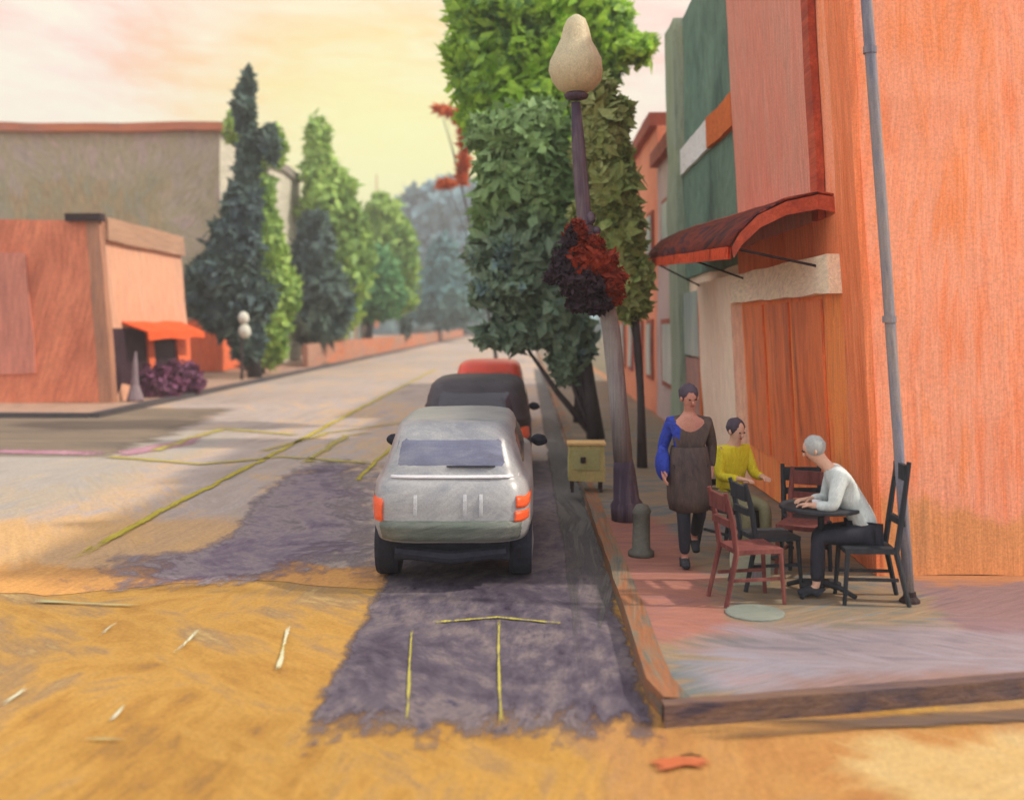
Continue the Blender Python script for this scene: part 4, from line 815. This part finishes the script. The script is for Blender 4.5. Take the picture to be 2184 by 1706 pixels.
M['blk'] = paint('blue_black_metal', [(34, 38, 44), (48, 50, 56), (62, 62, 64)], s=3, st=(1, 1, .12), axis=(0, 1, 0), rnd=.1, g=.95)
ch1 = chair('red brown wooden chair at the left end of the cafe seating', (1.90, 8.75, .14), R(12), M['mah'], M['mah'])
ch2 = chair('dark chair under the person in yellow', (2.10, 10.6, .14), R(-60), M['blk'], M['blk'])
ch3 = chair('tall-backed black chair under the person in pale grey near the leaning pole', (2.90, 8.75, .14), R(175), M['blk'], M['blk'], 1.2)
ch4 = copy_thing(ch2, (2.18, 9.25, .14), R(10), 'black chair standing empty between the red brown chair and the table')
ch5 = copy_thing(ch2, (2.72, 9.55 + .45, .14), R(-95), 'dark chair standing empty behind the cafe table')
ch6 = copy_thing(ch1, (2.62, 9.75, .14), R(-120), 'dark red chair pushed in behind the right side of the cafe table')
ch6['group'] = 'cafe chairs on the pavement'
def table(loc, label, rad=.36, h=.76):
    e_ = empty('cafe_table', loc, label, 'table')
    b = MB(); b.lathe([(rad - .02, h - .03), (rad, h - .02), (rad, h), (rad - .01, h + .008)], 24); b.build('tabletop', M['blk'], e_, .006, 3)
    b = MB(); b.lathe([(.05, .06), (.032, .12), (.03, h - .1), (.07, h - .03)], 10); b.build('pedestal', M['blk'], e_)
    b = MB()
    for k in range(4):
        a = R(45 + 90 * k); b.tube([(0, 0, .09), (.18 * math.cos(a), .18 * math.sin(a), .07), (.33 * math.cos(a), .33 * math.sin(a), .015)], [.03, .025, .02], 8)
    b.build('base', M['blk'], e_); return e_
table((2.58, 9.0, .14), 'round black cafe table in front of the burnt orange shopfront')
def on_table(name, lab, cat, x, y, z, prof, mat):
    b = MB(); b.lathe(prof, 14); o = b.build(name, mat, None, smooth=True); o.location = (x, y, z); return tag(o, lab, cat)
tz = .14 + .76 + .008
on_table('cup', 'small white cup on the black cafe table', 'cup', 2.50, 8.85, tz, [(.025, 0), (.035, .03), (.042, .07)], M['hil'])
on_table('glass', 'brown drink glass at the back of the cafe table', 'glass', 2.66, 9.14, tz, [(.028, 0), (.03, .05), (.036, .13)], M['mah'])
# pale bag on the pavement and a flat drain cover
o0 = G(1600, 1243, .14); X, Y = o0.x, o0.y
bg_ = empty('shopping_bag', o0, 'pale green paper bag standing behind the red brown chair', 'bag')
M['bag'] = paint('pale_green_paper', [(150, 158, 134), (176, 176, 150), (162, 164, 152)], s=5, g=.95)
b = MB(); b.box(X - .17, X + .17, Y - .08, Y + .08, .14, .44, .08); b.build('bag_body', M['bag'], bg_, .014, 4, org=o0)
b = MB(); b.box(X + .0, X + .09, Y - .094, Y - .085, .20, .34, .08); b.build('dark_print', M['pipe'], bg_, .014, 4, org=o0)
b = MB(); b.tube([(X - .08, Y, .44), (X - .06, Y, .52), (X + .06, Y, .52), (X + .08, Y, .44)], .008, 6); b.build('handle', M['bag'], bg_, org=o0)
o0 = G(1610, 1308, .14); b = MB(); b.lathe([(.24, 0), (.24, .012), (.22, .018)], 20, (0, 0, 0)); dc = b.build('manhole_cover', paint('blue_grey_iron', [(122, 130, 122), (142, 146, 134)], s=4, st=(.15, 1, 1), g=.8), None, .0); dc.location = o0; tag(dc, 'round blue grey manhole cover on the pavement before the red brown chair', 'manhole cover')

# ------------------------------------------------------------------ people
def skin_obj(name, verts, edges, rad, mat, parent, sub=2, root=0):
    me = bpy.data.meshes.new(name + '_sk'); me.from_pydata([Vector(v) for v in verts], edges, [])
    o = bpy.data.objects.new(name + '_sk', me); COL.objects.link(o)
    md = o.modifiers.new('s', 'SKIN'); md.use_smooth_shade = True
    sk = me.skin_vertices[0].data if me.skin_vertices else None
    if sk is None:
        bm = bmesh.new(); bm.from_mesh(me); bm.verts.layers.skin.verify(); bm.to_mesh(me); bm.free(); sk = me.skin_vertices[0].data
    for i, r_ in enumerate(rad):
        sk[i].radius = r_ if hasattr(r_, '__len__') else (r_, r_); sk[i].use_root = (i == root)
    m2 = o.modifiers.new('u', 'SUBSURF'); m2.levels = sub; m2.render_levels = sub
    dg = bpy.context.evaluated_depsgraph_get(); m3 = bpy.data.meshes.new_from_object(o.evaluated_get(dg)); m3.name = name
    bpy.data.objects.remove(o); m3.materials.clear(); m3.materials.append(mat)
    m3.polygons.foreach_set('use_smooth', [True] * len(m3.polygons))
    q = bpy.data.objects.new(name, m3); COL.objects.link(q); q.parent = parent
    return q
def human(label, loc, rz, J, skinm, topm, legm, shoem, hairm, coat=None, face=1):
    e_ = empty('person', loc, label, 'person', None, rz); V = {k: Vector(v) for k, v in J.items()}
    vs, es, rs = [], [], []
    def av(p, r_): vs.append(Vector(p)); rs.append(r_); return len(vs) - 1
    def chain(i0, items):
        for p, r_ in items:
            j = av(p, r_); es.append((i0, j)); i0 = j
        return i0
    pel = av(V['pelvis'], (.14, .10)); ws = chain(pel, [(V['waist'], (.12, .09))]); chs = chain(ws, [(V['chest'], (.145, .105))])
    nb = chain(chs, [(V['neck'], .055)]); up = (V['head'] - V['neck']).normalized(); fw = Vector(J.get('face', (0, -1, 0))).normalized()
    h = V['head']
    hd = chain(nb, [(h - up * .085 + fw * .012, (.058, .066)), (h + fw * .005, (.078, .092)), (h + up * .07 - fw * .01, (.070, .080)), (h + up * .105 - fw * .015, (.03, .035))])
    for s_ in 'LR':
        sh, el, wr = V['sh' + s_], V['el' + s_], V['wr' + s_]
        a = chain(chs, [(sh, .06), (sh.lerp(el, .5), .05), (el, .042), (el.lerp(wr, .4), .04), (wr, .026)])
        d = (wr - el).normalized(); sd = d.cross(Vector(J.get('palm' + s_, (0, 1, 0)))).normalized(); sg = 1 if s_ == 'L' else -1
        pm = chain(a, [(wr + d * .045, (.036, .020)), (wr + d * .085, (.036, .018))]); cv = Vector(J.get('palm' + s_, (0, 1, 0))).normalized()
        for k, ln in enumerate((.068, .078, .072, .056)):
            of = sd * (.026 - .0175 * k); b0 = wr + d * .09 + of
            chain(pm, [(b0 + d * .012, .009), (b0 + d * ln * .5 + cv * .008, .0085), (b0 + d * ln * .85 + cv * .030, .007)])
        th = wr + d * .03 + sd * .03; chain(a, [(th, .012), (th + d * .03 + sd * .022 + cv * .008, .010), (th + d * .055 + sd * .026 + cv * .02, .008)])
        hp, kn, ak, toe = V['hip' + s_], V['kn' + s_], V['an' + s_], V['toe' + s_]
        chain(pel, [(hp, .085), (hp.lerp(kn, .5), .075), (kn, .055), (kn.lerp(ak, .35), .054), (ak, .035), (ak.lerp(toe, .5) + Vector((0, 0, -.02)), .034), (toe, .026)])
    skin_obj('body', vs, es, rs, skinm, e_)
    # top garment
    vs, es, rs = [], [], []
    a0 = av(V['pelvis'] - (V['waist'] - V['pelvis']) * .2, (.165, .125)); a1 = chain(a0, [(V['waist'], (.15, .12)), (V['chest'], (.175, .135))]); chain(a1, [(V['neck'] - (V['neck'] - V['chest']) * .25, (.085, .08))])
    for s_ in 'LR':
        sh, el, wr = V['sh' + s_], V['el' + s_], V['wr' + s_]
        chain(a1, [(sh, .08), (sh.lerp(el, .5), .066), (el, .058), (el.lerp(wr, .45), .052), (el.lerp(wr, .93), .042)])
    tm = topm if isinstance(topm, (list, tuple)) else [topm]
    q = skin_obj('jacket' if coat else 'shirt', vs, es, rs, tm[0], e_)
    if len(tm) > 1:
        q.data.materials.append(tm[1])
        for p in q.data.polygons:
            if p.center.x < V['chest'].x - .11 + .04 * math.sin(p.center.z * 25) and p.center.z > V['pelvis'].z - .1: p.material_index = 1
    vs, es, rs = [], [], []
    p0 = av(V['pelvis'], (.155, .12))
    for s_ in 'LR':
        hp, kn, ak = V['hip' + s_], V['kn' + s_], V['an' + s_]
        chain(p0, [(hp, .10), (hp.lerp(kn, .5), .088), (kn, .07), (kn.lerp(ak, .4), .066), (kn.lerp(ak, .93), .052)])
    skin_obj('trousers', vs, es, rs, legm, e_)
    for s_ in 'LR':
        ak, toe = V['an' + s_], V['toe' + s_]; d = (toe - ak); fl = Vector((d.x, d.y, 0)).normalized(); heel = ak - fl * .035 + Vector((0, 0, -.045))
        vs, es, rs = [], [], []; i = av(ak + Vector((0, 0, -.01)), .05); j = chain(i, [(heel, .042)]); chain(i, [(ak.lerp(toe, .55) + Vector((0, 0, -.01)), (.048, .042)), (toe + fl * .02, (.040, .030))])
        skin_obj('shoe', vs, es, rs, shoem, e_)
    # hair, ears, face
    b = MB(); hc = h + up * .03 - fw * .028; b.blob(hc, (.094, .098, .098), .06, 3, 3); b.build('hair', hairm, e_, smooth=True)
    rt = up.cross(fw).normalized()
    for s_ in (-1, 1):
        b = MB(); b.blob(h + rt * s_ * .082 - up * .01, (.014, .02, .03), .03, 2, 2); b.build('ear', skinm, e_, smooth=True)
        b = MB(); b.blob(h + fw * .086 + rt * s_ * .030 + up * .005, (.011, .009, .008), 0, 2, 2); b.build('eye', M['dark'], e_, smooth=True)
    b = MB(); b.blob(h + fw * .098 - up * .025, (.013, .018, .022), .03, 2, 2); b.build('nose', skinm, e_, smooth=True)
    b = MB(); b.blob(h + fw * .078 - up * .062, (.024, .010, .007), 0, 2, 2); b.build('mouth', M['lip'], e_, smooth=True)
    if coat:
        zb, rings_ = coat
        b = MB(); n = 20; P = V['pelvis']; prof = []
        for (z_, rx, ry, ox) in rings_: prof.append((z_, rx, ry, ox))
        P = P + Vector((0, -.045, 0)); vs_ = [Vector((P.x + ox + rx * math.cos(2 * math.pi * k / n) * (1 + .05 * math.sin(5 * k)), P.y + ry * math.sin(2 * math.pi * k / n), z_)) for z_, rx, ry, ox in prof for k in range(n)]
        b.add(vs_, [(i * n + k, i * n + (k + 1) % n, (i + 1) * n + (k + 1) % n, (i + 1) * n + k) for i in range(len(prof) - 1) for k in range(n)])
        q = b.build('coat_skirt', tm[0], e_, .012, 4, smooth=True); mo = q.modifiers.new('t', 'SOLIDIFY'); mo.thickness = .01
    return e_
M['skin'] = paint('skin', [(176, 118, 104), (196, 140, 120)], s=6, g=.9, bump=.1, rough=.5); M['skin2'] = paint('pale_skin', [(206, 160, 136), (220, 176, 152)], s=6, g=.9, bump=.1)
M['lip'] = paint('lip', [(150, 80, 74)], s=6)
M['coat'] = paint('charcoal_brown_coat', [(58, 48, 50), (80, 66, 62), (94, 78, 70)], s=4, st=(1, 1, .2), axis=(0, 1, 0), rnd=.2, g=.95)
M['blue'] = paint('ultramarine_cloth', [(28, 44, 126), (42, 62, 158), (34, 40, 96)], s=6, g=1.1)
M['nav'] = paint('blue_black_trousers', [(38, 40, 50), (52, 52, 62)], s=4, st=(1, 1, .2), axis=(0, 1, 0), rnd=.1, g=.95)
M['hair'] = paint('dark_violet_hair', [(62, 54, 66), (88, 76, 88)], s=8, g=.95)
M['ylw'] = paint('bright_yellow_cloth', [(186, 170, 30), (208, 194, 40), (220, 206, 70)], s=5, st=(1, 1, .2), axis=(0, 1, 0), rnd=.3, g=1.0)
M['pgr'] = paint('pale_blue_grey_cloth', [(166, 176, 174), (190, 198, 196), (208, 214, 210)], s=5, st=(1, 1, .2), axis=(0, 1, 0), rnd=.5, g=1.05)
M['ghair'] = paint('grey_hair', [(150, 152, 150), (176, 180, 178)], s=8, g=.95)
M['mar'] = paint('maroon_cloth', [(54, 26, 28), (84, 38, 34), (66, 32, 38)], s=5, g=.95)
M['olv'] = paint('olive_trousers', [(122, 118, 90), (140, 134, 104)], s=5, g=.9)
# walking person, towards the viewer
JW = dict(pelvis=(0, 0, .94), waist=(0, -.01, 1.10), chest=(0, -.02, 1.34), neck=(.0, -.03, 1.50), head=(.0, -.06, 1.64), face=(.25, -1, -.3),
          shL=(-.18, -.02, 1.385), elL=(-.25, .04, 1.14), wrL=(-.25, -.08, .93), shR=(.18, -.02, 1.385), elR=(.24, .06, 1.15), wrR=(.22, .0, .93), palmL=(1, 0, 0), palmR=(-1, 0, 0),
          hipL=(-.09, 0, .90), knL=(-.07, -.16, .50), anL=(-.05, -.10, .08), toeL=(-.06, -.26, .035),
          hipR=(.09, 0, .90), knR=(.11, -.02, .50), anR=(.10, .28, .22), toeR=(.11, .20, .07))
wp = human('person in a long charcoal coat with a blue shoulder walking on the pavement', G(1470, 1205, .14) + Vector((0, .05, 0)), 0, JW, M['skin'], [M['coat'], M['blue']], M['nav'], M['blk'], M['hair'],
           coat=(0, [(1.16, .165, .135, 0), (.98, .195, .165, 0), (.82, .205, .20, 0), (.66, .20, .215, .0), (.55, .175, .20, .0)]))
b = MB(); b.blob((-.25, -.02, 1.0), (.075, .11, .17), .12); sb2 = b.build('shoulder_bag', M['blue'], None, .01, 4, smooth=True); sb2.location = wp.location; tag(sb2, 'ultramarine bag hanging at the hip of the walking person', 'bag')
# seated poses: seat at .47, facing +x locally turned by rz
def seated(lean=.0, fwd=1):
    return dict(pelvis=(-.04, 0, .56), waist=(-.02 + lean * .2, 0, .74), chest=(.0 + lean * .6, 0, .98), neck=(.02 + lean * .85, 0, 1.13), head=(.05 + lean * 1.05, 0, 1.26), face=(1, 0, -.25),
                shL=(.0 + lean * .65, .18, 1.05), elL=(.08 + lean * .6, .23, .80), wrL=(.30 + lean * .4, .15, .80), shR=(.0 + lean * .65, -.18, 1.05), elR=(.08 + lean * .6, -.23, .80), wrR=(.30 + lean * .4, -.15, .80),
                palmL=(0, 0, -1), palmR=(0, 0, -1), hipL=(0, .09, .55), knL=(.40, .11, .52), anL=(.42, .11, .09), toeL=(.56, .12, .035), hipR=(0, -.09, .55), knR=(.38, -.11, .52), anR=(.36, -.11, .09), toeR=(.50, -.12, .035))
human('person in bright yellow seated left of the burnt orange shopfront', (2.10, 10.62, .14), R(-60), seated(.05), M['skin2'], M['ylw'], M['olv'], M['mah'], M['hair'])
human('person in pale grey leaning over the cafe table from the right chair', (2.92, 8.88, .14), R(172), seated(.36), M['skin2'], M['pgr'], M['nav'], M['blk'], M['ghair'])

# ------------------------------------------------------------------ haze over the far end of the street
m = bpy.data.materials.new('haze'); m.use_nodes = True; t = m.node_tree; t.nodes.clear()
pv = nn(t, 'ShaderNodeVolumePrincipled'); pv.inputs['Color'].default_value = (.95, .93, .90, 1); pv.inputs['Density'].default_value = .0017; pv.inputs['Anisotropy'].default_value = .2
out = nn(t, 'ShaderNodeOutputMaterial'); t.links.new(pv.outputs[0], out.inputs['Volume'])
b = MB(); b.box(-420, 420, -80, 920, -1, 46, 2000); tag(b.build('haze', m), kind='stuff')
